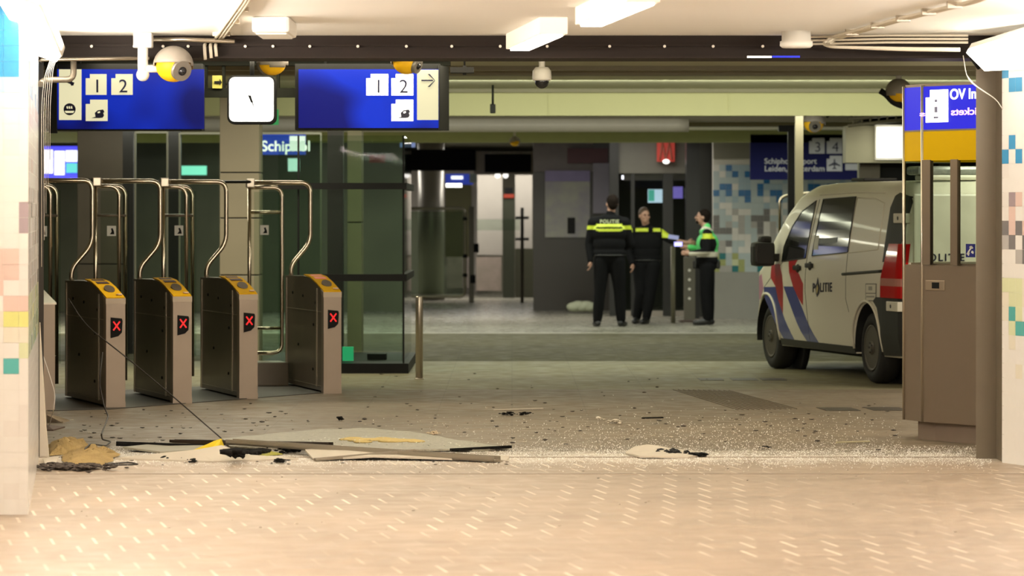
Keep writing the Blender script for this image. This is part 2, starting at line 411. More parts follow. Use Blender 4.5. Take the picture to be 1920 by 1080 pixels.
# front face: half tile at the corner (i=0 narrower)
for (a0, wid, idx) in ((0, .05, 0), (.05, TS, 1), (.05+TS, TS, 2), (.05+2*TS, TS, 3), (.05+3*TS, TS, 1), (.05+4*TS, TS, 2)):
    mosaic(b, (PLa.x-a0, 18.4, 0), (-1, 0, 0), (0, 0, 1), 1, 33, wid, TS, lambda i, j: fl(idx, j), .0005)
sd = (PLb-PLa)
def fs(i, j):
    z = (j+.5)*TS
    if z < .75: return 'w' if rr.random() > .3 else 'v'
    if z < 1.15: return rr.choice('qqytwcw') if z > .82 else 'w'
    if z < 1.75: return rr.choice('mgwwwvpw')
    if z > 2.2: return rr.choice('lbwwww')
    return 'w' if rr.random() > .15 else 'p'
mosaic(b, PLa, sd, (0, 0, 1), int(sd.length/TS), 33, TS, TS, fs, .0005)
struct(b.build('wall_left'))
# torn plaster flap hanging at the back edge of the left wall
b = MB()
ps = [G(66, 862), G(92, 862)]
d0 = 22.75
pts = [(66, 560), (74, 600), (80, 700), (86, 800), (92, 862), (64, 862), (62, 700)]
for k in range(1):
    b.prism([(XW(x, d0), ZW(y, d0)) for x, y in pts], 1, d0, d0+.03)
tag(b.build('plaster_flap', mat('torn_plaster', (.72, .64, .52), .8, var=.1, bump=.4, bscale=8)), 'torn pale plaster board hanging at the back of the left wall', 'wall panel')
# right wall
RW0 = Vector((3.145, 22.25, 0)); rd = Vector((.335, -.942, 0)).normalized()
b = MB(); e = RW0+rd*18
b.prism([(RW0.x+.01, RW0.y), (e.x+.01, e.y), (e.x+3, e.y), (RW0.x+3, RW0.y+.5)], 2, 0, 2.76, M_grout)
def fr(i, j):
    z = (j+.5)*TS*1.1; py = 868-z*290
    if i > 60: return 'w'
    r = rr.random()
    if py > 640: return 'w' if r > .15 else 'c'
    if py > 530: return rr.choice('qqqt' if r < .55 else 'wc')
    if py > 370: return rr.choice('mhgp' if r < .30 else 'wwwvp')
    if py > 310: return 'w' if r > .1 else 'v'
    return rr.choice('bbbl' if r < .22 else ('ws' if r < .3 else 'w'))
mosaic(b, RW0, rd, (0, 0, 1), 120, 30, TS*1.1, TS*1.1, fr, .0005)
struct(b.build('wall_right'))
# dark steel column beside the right wall
b = MB(); d = 22.6
b.prism([(XW(1830, d), d), (XW(1868, d), d), (XW(1880, 22.3), 22.3), (XW(1880, 22.3)+.03, 22.3), (3.35, 22.9), (XW(1832, 22.9), 22.9)], 2, 0, 2.70)
struct(b.build('trim_7', mat('column_brown', (.16, .132, .092), .45, metal=.3, var=.15)))
# left dark column end
b = MB(); b.box((-3.25, 22.65, 0), (-3.10, 22.95, 2.7)); struct(b.build('trim_8', M_dkbeam))
# passage walls toward the viewer
b = MB(); b.box((-5, -1, 0), (-4.6, 18.4, 2.76)); struct(b.build('wall_side', M_white))
b = MB(); b.box((-5, -1.2, 0), (12, -1, 2.76)); struct(b.build('wall_behind', M_white))

# ---- wall luminaires (bright covers running along the wall tops)
M_tubelit = mat('lamp_diffuser', (.95, .92, .85), .5, emis=(1.0, .90, .74), estr=16)
def wall_lamp(name, p0, p1, half, tilt, label):
    p0, p1 = Vector(p0), Vector(p1); root = empty(name, p0); L = (p1-p0).length
    q = (p1-p0).to_track_quat('Y', 'Z').to_matrix().to_4x4() @ Matrix.Rotation(tilt, 4, 'Y')
    root.matrix_world = Matrix.Translation(p0) @ q
    b = MB(); b.prism([(-half, -.02), (half, -.02), (half*.85, -.06), (-half*.85, -.06)], 1, .0, L-.02); b.build('diffuser', M_tubelit, root)
    b = MB(); b.box((-half-.01, 0, -.02), (half+.01, L, .05), bev=.01); b.build('housing', M_white, root)
    return tag(root, label, 'lamp', 'lamps along the passage walls')
wall_lamp('wall_lamp', (-3.0, 22.35, 2.66), (-2.40, 16.9, 2.66), .10, math.radians(-18), 'bright white strip lamp along top of the left tiled wall')
root = empty('wall_lamp'); tag(root, 'bright white strip lamp along top of the right tiled wall', 'lamp', 'lamps along the passage walls')
q = [P(1812, 99, 22.0), P(1846, 133, 22.15), P(2030, 124, 20.5), P(2030, 32, 20.3)]; nrm = (q[1]-q[0]).cross(q[3]-q[0]).normalized()
if nrm.y < 0: nrm = -nrm
for nm, k0, k1, m_ in (('diffuser', 0, .03, M_tubelit), ('housing', .03, .07, M_white)):
    b = MB(); A = [b.bm.verts.new(p+nrm*k0) for p in q]; B_ = [b.bm.verts.new(p+nrm*k1) for p in q]
    b.bm.faces.new(A); b.bm.faces.new(list(reversed(B_)))
    for i in range(4): b.bm.faces.new((A[i], A[(i+1) % 4], B_[(i+1) % 4], B_[i]))
    b.build(nm, m_, root)
b = MB(); b.tube([P(1815, 100, 22.2), P(1835, 128, 22.3)], .012, n=6); b.build('bracket', M_dark, root)
# ---- box lamps on the ceiling
def box_lamp(far, near, wx, z0, label):
    root = empty('ceiling_lamp', (far[0], far[1], 0)); v = Vector((near[0]-far[0], near[1]-far[1], 0))
    root.rotation_euler[2] = math.atan2(-v.x, v.y) + math.pi if False else math.atan2(v.y, v.x)-math.pi/2
    L = v.length
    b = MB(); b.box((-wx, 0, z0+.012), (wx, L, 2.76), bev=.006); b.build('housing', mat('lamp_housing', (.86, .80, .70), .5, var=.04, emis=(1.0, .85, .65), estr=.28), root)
    b = MB(); b.box((-wx*.72, .05, z0), (wx*.72, L-.05, z0+.014), bev=.004); b.build('diffuser', M_tubelit, root)
    return tag(root, label, 'lamp', 'box lamps on the passage ceiling')
box_lamp((.045, 22.4), (.245, 20.5), .085, 2.648, 'white box ceiling lamp with its far end touching the dark beam')
box_lamp((.44, 19.5), (.66, 17.4), .085, 2.648, 'white box ceiling lamp at the top edge of the view')
# tiny junction housing
b = MB(); p = P(512, 30, 20.6); b.box((p.x-.11, 20.4, 2.665), (p.x+.11, 21.1, 2.76), bev=.02); b.box((p.x-.09, 20.45, 2.655), (p.x+.09, 21.0, 2.668), bev=.004)
tag(b.build('ceiling_box', M_white), 'small white box on the ceiling behind the cable run', 'junction box')
b = MB(); c = P(1493, 60, 22.1); b.lathe([(0, 2.76), (.093, 2.76), (.093, 2.70), (.105, 2.695), (.105, 2.668), (.09, 2.655), (0, 2.652)], n=32, M=Matrix.Translation((c.x, 22.1, 0)))
tag(b.build('smoke_detector', M_white), 'round white detector on the ceiling at the dark beam', 'detector')
# ================================================================ CEILING CABLES, CAMERAS
def cable(name, pts, r, m, label, cat='cable', group=None, rad=.05, n=8):
    b = MB(); b.tube(arc(pts, rad), r, n=n); return tag(b.build(name, m), label, cat, group)
def Cz(px, py, z):  # point on the ceiling at height z seen in this column/row
    d = (z-EH)*FPX/(HZ-py); return Vector(((px-960)*d/FPX, d, z))
root = empty('cable_run', (0, 0, 0)); tag(root, 'pair of pale conduits running along the ceiling to the camera bracket', 'conduit')
for k, (dx) in enumerate((0, 7, 13)):
    b = MB(); b.tube(arc([P(385+dx*1.6, 112-(k*3), 22.5), P(383+dx*1.6, 84, 22.5), Cz(398+dx, 80, 2.745), Cz(452+dx, 3, 2.745), Cz(470+dx, -30, 2.745)], .05), .011, n=8)
    b.build('conduit', M_cable, root)
b = MB(); b.tube([P(285, 75, 22.45), P(345, 74, 22.45), P(440, 78, 22.45)], .014, n=8); b.build('conduit', M_steel, root)
for t in (.2, .5, .8):
    b = MB(); p = Cz(398+54*t+5, 80-77*t, 2.745); b.box((p.x-.05, p.y-.02, 2.735), (p.x+.06, p.y+.02, 2.76)); b.build('clip', M_steel, root)
root = empty('cable_run', (0, 0, 0)); tag(root, 'pale cables with clips running across the ceiling to the right lamp', 'conduit')
for k in range(3):
    pts = [Cz(1930+k*5, -38, 2.74), Cz(1820+k*6, 3, 2.74), Cz(1680+k*5, 36+k, 2.74), Cz(1560+k*4, 69+k*2, 2.735), P(1542+k*5, 82+k, 22.3), P(1556+k*4, 88, 22.2), P(1700, 91+k*1.2, 22.0), P(1800, 92+k, 21.9)]
    b = MB(); b.tube(arc(pts, .12), .010, n=8); b.build('conduit', M_cable, root)
for y in (66.5, 73.0, 79.5):
    b = MB(); b.tube([P(1520, y+3, 22.45), P(1660, y, 22.4), P(1815, y, 22.2)], .008, n=6); b.build('conduit', M_cable, root)
for t in (.1, .3, .5, .7, .9):
    b = MB(); p = Cz(1570+240*t, 67-64*t, 2.74); b.box((p.x-.03, p.y-.03, 2.722), (p.x+.05, p.y+.03, 2.76)); b.build('clip', M_steel, root)
# bent drain pipe by the left pillar
tag(cable('wall_pipe', [P(138, 116, 22.45), P(138, 149, 22.4), P(82, 150, 22.4), P(76, 158, 22.3)], .020, mat('old_pipe', (.20, .17, .13), .4, metal=.6), 'x', rad=.05, n=12),
    'dark bent pipe elbow under the beam by the left wall', 'pipe')
b = MB(); b.tube([P(75, 116, 22.5), P(78, 112, 22.5), P(280, 109, 22.5)], .012, n=8)
tag(b.build('wall_pipe', M_steel), 'thin pipe along the underside of the beam at left', 'pipe')
rr = random.Random(5)
for i in range(5):
    x = 100-i*4; pts = [P(108-i*3, 108, 22.2), P(x, 125+i*4, 22.2), P(x-6, 190, 22.3), P(x-9+rr.random()*4, 300+i*50, 22.5)]
    cable('thin_wire', pts, .0022, mat('pale_wire', (.7, .66, .6), .4), 'thin pale wires dangling from the left lamp', group='wires hanging by the left wall', rad=.3, n=5)
cable('thin_wire', [P(1806, 104, 22.2), P(1813, 150, 22.2), P(1845, 172, 22.2), P(1868, 186, 22.2), P(1880, 205, 22.2)], .003, mat('pale_wire', (.7, .66, .6), .4), 'loose pale strand hanging from the right lamp across the column', rad=.1, n=5)
cable('thin_wire', [P(1812, 140, 22.15), P(1826, 158, 22.15), P(1862, 182, 22.15)], .002, mat('pale_wire', (.7, .66, .6), .4), 'short pale strand beside the kiosk sign edge', rad=.1, n=5)

M_grey = mat('grey_paint', (.28, .25, .21), .45, var=.1)
def hood_camera(c, r, rz, label, group, full=True):
    root = empty('security_camera', c, rz)
    b = MB(); b.sph((0, 0, 0), r, n=28, sc=(1, 1, .92)); b.build('yellow_shell', M_yel, root)
    t = bmesh.new(); bmesh.ops.create_uvsphere(t, u_segments=32, v_segments=20, radius=r*1.17)
    bmesh.ops.delete(t, geom=[v for v in t.verts if v.co.z < -.15*r+.35*v.co.y*0 - v.co.y*.25], context='VERTS')
    bmesh.ops.solidify(t, geom=list(t.faces), thickness=.006)
    for f in t.faces: f.smooth = True
    b = MB(); b.add(t); b.build('hood', M_grey, root)
    b = MB(); v = Vector((.55, -.75, -.30)).normalized()
    b.cyl(v*r*.55, v*r*1.05, r*.60, n=28); b.build('lens_ring', mat('cam_ring', (.22, .2, .17), .3, metal=.5), root)
    b = MB(); b.cyl(v*r*1.04, v*r*1.09, r*.26, n=24); b.sph(v*r*1.03, r*.2); b.build('lens', mat('lens_black', (.01, .01, .012), .08), root)
    b = MB(); 
    if full:
        b.cyl((-r*1.75, .0, r*1.7), (-r*1.75, 0, -r*.55), r*.30, n=20); b.cyl((-r*1.9, 0, -r*.15), (-r*.7, 0, -r*.15), r*.22, n=16)
        b.sph((-r*1.75, 0, -r*.5), r*.38); b.box((-r*2.25, -.06, r*1.05), (-r*1.2, .06, r*1.9), bev=.008)
    else:
        b.cyl((0, 0, r*.9), (0, 0, r*2.6), r*.25, n=16)
    b.build('bracket', M_white, root)
    return tag(root, label, 'camera', group)
c = P(325, 124, 22.3); hood_camera(c, .112, 0, 'grey hooded camera with yellow underside on the beam above the left sign', 'hooded yellow cameras')
c = P(511, 118, 25.5); hood_camera(c, .10, 3.6, 'yellow camera half hidden by the beam above the square clock', 'hooded yellow cameras', False)
c = P(762, 116, 25.5); hood_camera(c, .10, .5, 'yellow camera half hidden by the beam above the right blue sign', 'hooded yellow cameras', False)
c = P(1526, 232, 40.2); hood_camera(c, .115, -.6, 'yellow camera hanging beside the tan post in front of the blue station sign', 'hooded yellow cameras', False)
c = P(1685, 172, 33.5); hood_camera(c, .11, 2.2, 'yellow camera hanging above the kiosk near the van roof', 'hooded yellow cameras', False)
c = P(965, 266, 46.4); hood_camera(c, .065, 1.2, 'small distant yellow camera over the black display board', 'hooded yellow cameras', False)
# small white dome camera
root = empty('dome_camera', P(1016, 150, 27)); tag(root, 'small white dome camera with black lens hanging from the hall ceiling', 'camera')
b = MB(); b.lathe([(0, .10), (.05, .10), (.072, .07), (.076, .01), (.066, -.005), (0, -.005)], n=28); b.cyl((0, 0, .09), (0, 0, .33), .025); b.build('housing', M_white, root)
b = MB(); b.sph((0, 0, -.01), .055, n=24, sc=(1, 1, 1.05)); b.build('dome', mat('smoked_dome', (.02, .02, .02), .08), root)
b = MB(); b.box(P(845, 128, 26), P(888, 136, 25.8)); b.box(P(868, 124, 26), P(874, 140, 25.9)); b.cyl(P(871, 130, 25.95), (P(871, 130, 25.95).x, 25.95, 2.97), .008, n=6); tag(b.build('hanging_bracket', M_dark), 'small black bracket hanging right of the arrow sign', 'bracket')
b = MB(); p = P(924, 195, 37); b.cyl((p.x, 37, 2.97), p, .012); b.box(p-Vector((.03, .03, .10)), p+Vector((.03, .03, .0)), bev=.01); tag(b.build('hanging_sensor', M_dark), 'small dark sensor hanging from the hall ceiling on a rod', 'sensor')

# ================================================================ OVERHEAD SIGNS
def lit_sign_mat(name, c0, c1, s):
    m = bpy.data.materials.new(name); m.use_nodes = True; nt = m.node_tree; b = nt.nodes['Principled BSDF']
    tc = nt.nodes.new('ShaderNodeTexCoord'); n = nt.nodes.new('ShaderNodeTexNoise'); n.inputs['Scale'].default_value = 1.6; n.inputs['Detail'].default_value = 1
    nt.links.new(tc.outputs['Object'], n.inputs['Vector'])
    r = nt.nodes.new('ShaderNodeValToRGB'); r.color_ramp.elements[0].position = .43; r.color_ramp.elements[0].color = (*c0, 1)
    r.color_ramp.elements[1].position = .60; r.color_ramp.elements[1].color = (*c1, 1)
    nt.links.new(n.outputs['Fac'], r.inputs[0]); nt.links.new(r.outputs[0], b.inputs['Emission Color']); b.inputs['Emission Strength'].default_value = s
    b.inputs['Base Color'].default_value = (.002, .004, .05, 1); b.inputs['Roughness'].default_value = .5; b.inputs['Specular IOR Level'].default_value = .15
    return m
M_signblue = lit_sign_mat('backlit_blue', (.002, .003, .14), (.003, .035, .62), 1.0)
M_signblue2 = lit_sign_mat('backlit_blue_dim', (.002, .003, .09), (.002, .022, .42), 1.0)
DS = 29.0
def rect(b, x0, y0, x1, y1, d, t, m=None): b.box(P(x0, y0, d), P(x1, y1, d)-Vector((0, t, 0)), m)
def icon(root, x0, y0, w, h, d, txt=None, kind=None, m=None, depth=.012):
    nx, ny = w*.2, h*.2
    poly = [(x0, y0+h), (x0+w, y0+h), (x0+w, y0), (x0+nx, y0), (x0+nx, y0+ny), (x0, y0+ny)]
    b = MB(); b.prism([(XW(a, d), ZW(c, d)) for a, c in poly], 1, d-depth, d)
    o = b.build('icon_panel', m or M_cream_lit, root)
    s = d/FPX
    if txt:
        me = text_mesh(txt, h*.72*s*1.25, depth=.004, align='CENTER'); me.materials.clear(); me.materials.append(M_navy)
        link('numeral', me, o, facing(P(x0+w*.56, y0+h*.88, d)-Vector((0, depth+.003, 0))))
    if kind == 'train':
        b = MB(); q = [(.26, .86), (.45, .80), (.42, .62), (.55, .50), (.80, .46), (.86, .58), (.80, .62), (.84, .74), (.78, .84), (.62, .86)]
        b.prism([(XW(x0+w*a, d), ZW(y0+h*c, d)) for a, c in q], 1, d-depth-.005, d-depth, M_navy)
        b2 = [(.55, .56), (.66, .54), (.66, .62), (.55, .64)]
        b.prism([(XW(x0+w*a, d), ZW(y0+h*c, d)) for a, c in b2], 1, d-depth-.007, d-depth-.005, m or M_cream_lit)
        b.build('pictogram', None, o)
    if kind == 'plane':
        b = MB(); q = [(.5, .18), (.54, .25), (.55, .42), (.88, .62), (.88, .69), (.55, .60), (.54, .76), (.64, .84), (.64, .88), (.5, .85), (.36, .88), (.36, .84), (.46, .76), (.45, .60), (.12, .69), (.12, .62), (.45, .42), (.46, .25)]
        b.prism([(XW(x0+w*a, d), ZW(y0+h*c, d)) for a, c in q], 1, d-depth-.005, d-depth); b.build('pictogram', M_navy, o)
    return o
# left sign
root = empty('platform_sign', P(240, 242, DS)); root.matrix_world = Matrix.Identity(4)
tag(root, 'backlit blue platform sign with tracks 1 and 2, left of the clock', 'sign')
b = MB(); rect(b, 93, 122, 384, 246, DS+.3, .28); rect(b, 93, 122, 108, 250, DS+.02, .05); b.build('housing', M_dark, root)
b = MB(); rect(b, 108, 130, 383, 242, DS+.015, .02); b.build('blue_face', M_signblue2, root)
for x in (150, 330):
    b = MB(); p = P(x, 122, DS+.2); b.cyl(p, (p.x, p.y, 2.97), .012, n=8); b.build('hanger', M_dark, root)
b = MB(); rect(b, 111, 130, 153, 225, DS, .012); o = b.build('cream_panel', M_cream_lit, root)
b = MB(); p = P(131, 205, DS); b.cyl(p-Vector((0, .012, 0)), p-Vector((0, .02, 0)), .050, M_navy, n=28)
b.prism([(XW(x, DS), ZW(y, DS)) for x, y in ((122, 208), (140, 208), (138, 212), (124, 212))], 1, DS-.024, DS-.02, M_cream_lit)
for x in (126, 130, 134): b.prism([(XW(x, DS), ZW(204, DS)), (XW(x+2.5, DS), ZW(204, DS)), (XW(x+1.5, DS), ZW(199, DS)), (XW(x-1, DS), ZW(200, DS))], 1, DS-.024, DS-.02, M_cream_lit)
b.build('pictogram', None, root)
b = MB(); b.prism([(XW(x, DS), ZW(y, DS)) for x, y in ((128, 148), (132, 145), (139, 160), (134, 161))], 1, DS-.018, DS-.012)
b.prism([(XW(x, DS), ZW(y, DS)) for x, y in ((124, 150), (140, 155), (138, 160), (123, 154))], 1, DS-.0185, DS-.0125); b.build('arrow', M_navy, root)
icon(root, 161, 139, 39, 39, DS, '1'); icon(root, 209, 139, 40, 39, DS, '2'); icon(root, 161, 187, 41, 40, DS, kind='train')
# right sign
root = empty('platform_sign'); tag(root, 'backlit blue platform sign with black arrow, right of the clock', 'sign')
b = MB(); rect(b, 557, 122, 826, 245, DS+.3, .28)
b.prism([(XW(822, DS), DS-.02), (XW(842, DS+.35), DS+.35), (XW(822, DS), DS+.35)], 2, ZW(243, DS), ZW(122, DS))
b.build('housing', M_dark, root)
b = MB(); rect(b, 560, 130, 823, 240, DS+.015, .02); b.build('blue_face', M_signblue, root)
for x in (610, 780):
    b = MB(); p = P(x, 122, DS+.2); b.cyl(p, (p.x, p.y, 2.97), .012, n=8); b.build('hanger', M_dark, root)
b = MB(); rect(b, 782, 131, 822, 225, DS, .012); b.build('cream_panel', M_cream_lit, root)
b = MB(); y = 151
for q in ([(790, y-1.3), (812, y-1.3), (812, y+1.3), (790, y+1.3)], [(802, y-12), (815, y), (802, y+12), (806, y+12), (816, y), (806, y-12)]):
    b.prism([(XW(a, DS), ZW(c, DS)) for a, c in q], 1, DS-.018-.001*len(q), DS-.012)
b.build('arrow', M_navy, root)
W2 = M_white_lit
icon(root, 687, 139, 41, 40, DS, '1', m=W2); icon(root, 734, 139, 41, 40, DS, '2', m=W2); icon(root, 734, 187, 41, 40, DS, kind='train', m=W2)
# clock
root = empty('station_clock'); tag(root, 'square white backlit station clock hanging between two blue signs', 'clock')
def rrect(x0, y0, x1, y1, r, d, n=5):
    pts = []
    for cx, cy, a0 in ((x1-r, y0+r, -90), (x1-r, y1-r, 0), (x0+r, y1-r, 90), (x0+r, y0+r, 180)):
        for i in range(n+1):
            a = math.radians(a0+90*i/n); pts.append((XW(cx+r*math.cos(a), d), ZW(cy+r*math.sin(a), d)))
    return pts
b = MB(); b.prism(rrect(426, 141, 517, 233, 13, DS), 1, DS, DS+.16); b.cyl((XW(471, DS), DS+.1, ZW(141, DS)), (XW(471, DS), DS+.1, 2.97), .02); b.build('housing', M_dark, root)
b = MB(); b.prism(rrect(430, 145, 513, 228, 10, DS), 1, DS-.012, DS); b.build('clock_face', mat('clock_white', (.9, .9, .9), .4, emis=(1, .99, .96), estr=2.2), root)
def hand(ax, ay, bx, by, wd, dd):
    v = Vector((bx-ax, by-ay)).normalized(); n = Vector((-v.y, v.x))*wd
    b = MB(); b.prism([(XW(p[0], DS), ZW(p[1], DS)) for p in ((ax-n.x, ay-n.y), (bx-n.x*.4, by-n.y*.4), (bx+n.x*.4, by+n.y*.4), (ax+n.x, ay+n.y))], 1, DS-.012-dd-.002, DS-.012-dd); b.build('clock_hand', M_black, root)
hand(469, 179, 476, 200, 1.6, .002); hand(473, 192, 466, 178, 2.2, .005)
# dark carrier truss behind the signs
b = MB(); rect(b, 70, 108, 845, 124, DS+.6, .15); rect(b, 70, 166, 600, 183, DS+.6, .12)
for x in (385, 418, 520, 555): rect(b, x, 108, x+5, 183, DS+.6, .1)
tag(b.build('sign_carrier', mat('carrier_dark', (.012, .013, .008), .6, var=.3, spec=.1)), 'dark steel carrier rails behind the blue signs and clock', 'rail')
b = MB(); rect(b, 399, 142, 417, 166, DS+.5, .05); o = b.build('arrow_plate', mat('arrow_yellow', (.40, .36, .06), .5)); tag(o, 'small yellow plate with a black arrow left of the clock', 'plate')
b = MB(); b.prism([(XW(x, DS+.44), ZW(y, DS+.44)) for x, y in ((402, 152), (412, 152), (412, 148), (416, 154), (412, 160), (412, 156), (402, 156))], 1, DS+.43, DS+.45); b.build('arrow', M_black, o)

# ================================================================ TICKET GATES
M_bronze = mat('bronze_side', (.17, .14, .10), .33, metal=.25, var=.35, vscale=4)
M_gatefront = mat('gate_front_steel', (.34, .27, .21), .42, metal=.45, var=.12)
M_red = mat('red_led', (.3, .0, .0), .4, emis=(1.0, .008, .012), estr=.95)
def gate(wide):
    root = empty('ticket_gate')
    W = .078
    prof = [(.09, .02), (1.7, .02), (1.7, 1.02), (.9, 1.03), (.60, 1.015), (.35, .972), (.09, .915)]
    b = MB(); b.prism([(y, z) for y, z in prof], 0, -W+.004, W-.004); b.build('cabinet_body', M_bronze, root)
    b = MB()
    for x in (-W, W):
        s = -1 if x < 0 else 1
        b.box((x-.006*s, .10, .06), (x+.001*s, 1.66, .062)); b.box((x-.004*s, .09, .72), (x+.001*s, 1.68, .725)); b.box((x-.004*s, .30, .05), (x+.0015*s, .34, .93)); b.box((x-.004*s, 1.62, .02), (x+.0015*s, 1.66, 1.0))
    b.build('panel_seam', M_steel, root)
    for y, z in ((.45, .60), (.47, .2), (.9, .85), (1.35, .87), (1.1, .4), (.36, .80)): b = MB(); b.cyl((-W-.003, y, z), (-W+.004, y, z), .013, n=12); b.build('rivet', M_black, root)
    b = MB(); b.prism([(0, 0), (.10, 0), (.10, .915), (.02, .895), (0, .88)], 0, -W-.002, W+.002); b.box((-W-.004, -.004, 0), (W+.004, .10, .05)); b.build('front_column', M_gatefront, root)
    b = MB(); b.prism([(-.002, .855), (.09, .88), (.11, .925), (0, .90)], 0, -W-.005, W+.005); b.build('lip', mat('lip_steel', (.42, .34, .26), .5, metal=.3), root)
    # yellow reader top following the slope
    top = [(.005, .897), (.09, .918), (.35, .977), (.60, 1.02), (.85, 1.034)]
    b = MB()
    for (a, za), (c, zc) in zip(top, top[1:]): b.prism([(a, za), (c, zc), (c, zc+.012), (a, za+.012)], 0, -W, W)
    yt = b.build('reader_top', mat('reader_yellow', (.80, .44, .01), .8, var=.05, spec=.05), root)
    def on(y):
        for (a, za), (c, zc) in zip(top, top[1:]):
            if a <= y <= c: return za+(zc-za)*(y-a)/(c-a)+.012
    b = MB(); b.prism([(.47, on(.47)), (.72, on(.72)), (.72, on(.72)+.006), (.47, on(.47)+.006)], 0, -.050, .050)
    b.build('display', mat('display_red', (.20, .03, .02), .3, emis=(.7, .15, .08), estr=.5) if wide else mat('display_dark', (.05, .012, .01), .6, spec=.1), yt)
    b = MB(); c0 = Vector((0, .27, on(.27)-.004)); b.cyl(c0, c0+Vector((0, -.02*.25, .016)), .043, n=28); 
    o = b.build('card_reader', mat('reader_grey', (.12, .09, .06), .6, spec=.2), yt); 
    for v in o.data.vertices: v.co.y = .25+(v.co.y-.27)*1.9; v.co.z += (v.co.y-.27)*.2
    b = MB(); c0 = Vector((.045, .07, on(.08)-.002)); b.cyl(c0, c0+Vector((0, 0, .012)), .024, n=20); o = b.build('button', mat('button_pale', (.75, .55, .4), .4), yt)
    # red cross indicator
    b = MB(); b.prism([(-.042, .745), (.050, .735), (.056, .715), (.050, .62), (.020, .59), (-.042, .575)], 1, -.010, .0); ind = b.build('indicator', M_black, root)
    b = MB()
    for s in (1, -1):
        c = Vector((.005, .675)); v = Vector((.6, .8*s)).normalized()*.045; n = Vector((-v.y, v.x))*.13
        q = [c-v-n, c+v-n, c+v+n, c-v+n]; b.prism([(p.x, p.y) for p in q], 1, -.0125-.001*(s > 0), -.0095)
    b.build('red_cross', M_red, ind)
    # hoops at the far end
    Y = 1.62
    b = MB(); b.tube(arc([(-.035, Y, .98), (-.035, Y, 1.12), (.148, Y, 1.33), (.148, Y, 1.885), (-.43, Y, 1.885)], .09, 7), .0205, n=12); b.build('hoop', M_tube, root)
    b = MB(); b.tube([(-.43, Y, .25), (-.43, Y, 1.90)], .018, n=12); b.build('post', M_tube, root)
    b = MB(); b.box((-.46, Y-.03, 1.84), (-.385, Y+.03, 1.92), bev=.008); b.build('bracket', M_steel, root)
    if wide:
        b = MB(); b.tube(arc([(-.43, Y+.02, 1.84), (-.118, Y+.02, 1.84), (-.118, Y+.02, .30), (-.36, Y+.02, .30)], .09, 7), .018, n=12); b.build('hoop', M_tube, root)
        b = MB(); b.tube([(-.43, Y+.02, 1.61), (-.12, Y+.02, 1.61)], .017, n=10); b.tube([(-.36, Y+.02, .53), (-.12, Y+.02, .53)], .015, n=10); b.build('cross_rail', M_tube, root)
        b = MB(); b.box((-.42, Y-.2, 0), (-.10, Y+.2, .22), bev=.01); b.build('foot_box', M_bronze, root)
    else:
        for x, y in ((-.22, 0), (-.14, .12)):
            b = MB(); b.tube(arc([(-.43, Y+y, 1.84), (x, Y+y, 1.84), (x, Y+y, .12)], .10, 7), .018, n=12); b.build('hoop', M_tube, root)
        b = MB(); b.tube([(-.42, Y, 1.58), (-.16, Y, 1.58)], .013, n=8); b.build('cross_rail', M_bronze, root)
        b = MB(); b.tube([(-.25, Y, 0), (-.25, Y, .35), (-.17, Y, .36)], .012, n=8); b.build('cross_rail', M_tube, root)
    b = MB(); b.box((-.385, Y-.006, .3), (-.13, Y+.004, 1.80)); pn = b.build('glass_wing', M_glassg, root)
    b = MB(); b.box((-.33, Y-.012, 1.40), (-.25, Y-.007, 1.49)); st = b.build('sticker', mat('sticker_white', (.6, .6, .55), .5), pn)
    b = MB(); b.prism([(-.305, 1.415), (-.265, 1.415), (-.268, 1.44), (-.280, 1.47), (-.296, 1.465), (-.288, 1.44)], 1, Y-.014, Y-.012); b.build('pictogram', M_black, st)
    return root
GF = [((217, 765), 18.9), ((342, 757), 17.6), ((466, 748), 16.7), ((623.5, 738), 15.5)]
GL = ['leftmost grey ticket gate with yellow reader top and red cross', 'second ticket gate from the left, yellow top and red cross',
      'third ticket gate from the left, yellow top and red cross', 'rightmost ticket gate with reddish display and wider glass wing']
proto = gate(False)
for i, ((px, py), a) in enumerate(GF):
    g = gate(True) if i == 3 else (proto if i == 0 else copy_tree(proto))
    p = G(px, py); g.location = p; g.rotation_euler = (0, 0, math.radians(a)); tag(g, GL[i], 'ticket gate', 'ticket gates in a slanting row')
# plain end cabinet at the left edge
root = empty('end_cabinet', G(86, 770), math.radians(19)); tag(root, 'plain grey gate end cabinet beside the left wall', 'cabinet')
b = MB(); b.prism([(0, 0), (1.6, 0), (1.6, 1.02), (.9, 1.02), (0, .86)], 0, -.075, .075); b.build('cabinet_body', M_gatefront, root)
b = MB(); b.prism([(-.01, .86), (.92, 1.025), (1.61, 1.025), (1.61, 1.04), (.9, 1.04), (-.01, .875)], 0, -.085, .085); b.build('lid', mat('pale_steel', (.62, .56, .46), .35, metal=.5), root)
b = MB(); b.tube(arc([(.10, 1.62, .1), (.10, 1.62, 1.84), (-.2, 1.62, 1.84)], .1, 7), .018, n=10); b.build('hoop', M_tube, root)
# overhead rail linking the gate hoops
b = MB(); p = P(60, 341, 30.5); q = P(560, 341, 32.6); b.tube([p, q], .014, n=8)
tag(b.build('top_rail', M_dark), 'thin dark rail linking the tops of the gate hoops', 'rail')
# dark threshold plate under gates
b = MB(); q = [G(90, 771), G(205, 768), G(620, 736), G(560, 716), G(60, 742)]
b.prism([(v.x, v.y) for v in q], 2, 0, .006); tag(b.build('floor_plate', mat('plate_dark', (.045, .035, .026), .5, var=.3)), 'dark plate on the floor under the ticket gates', 'floor plate')

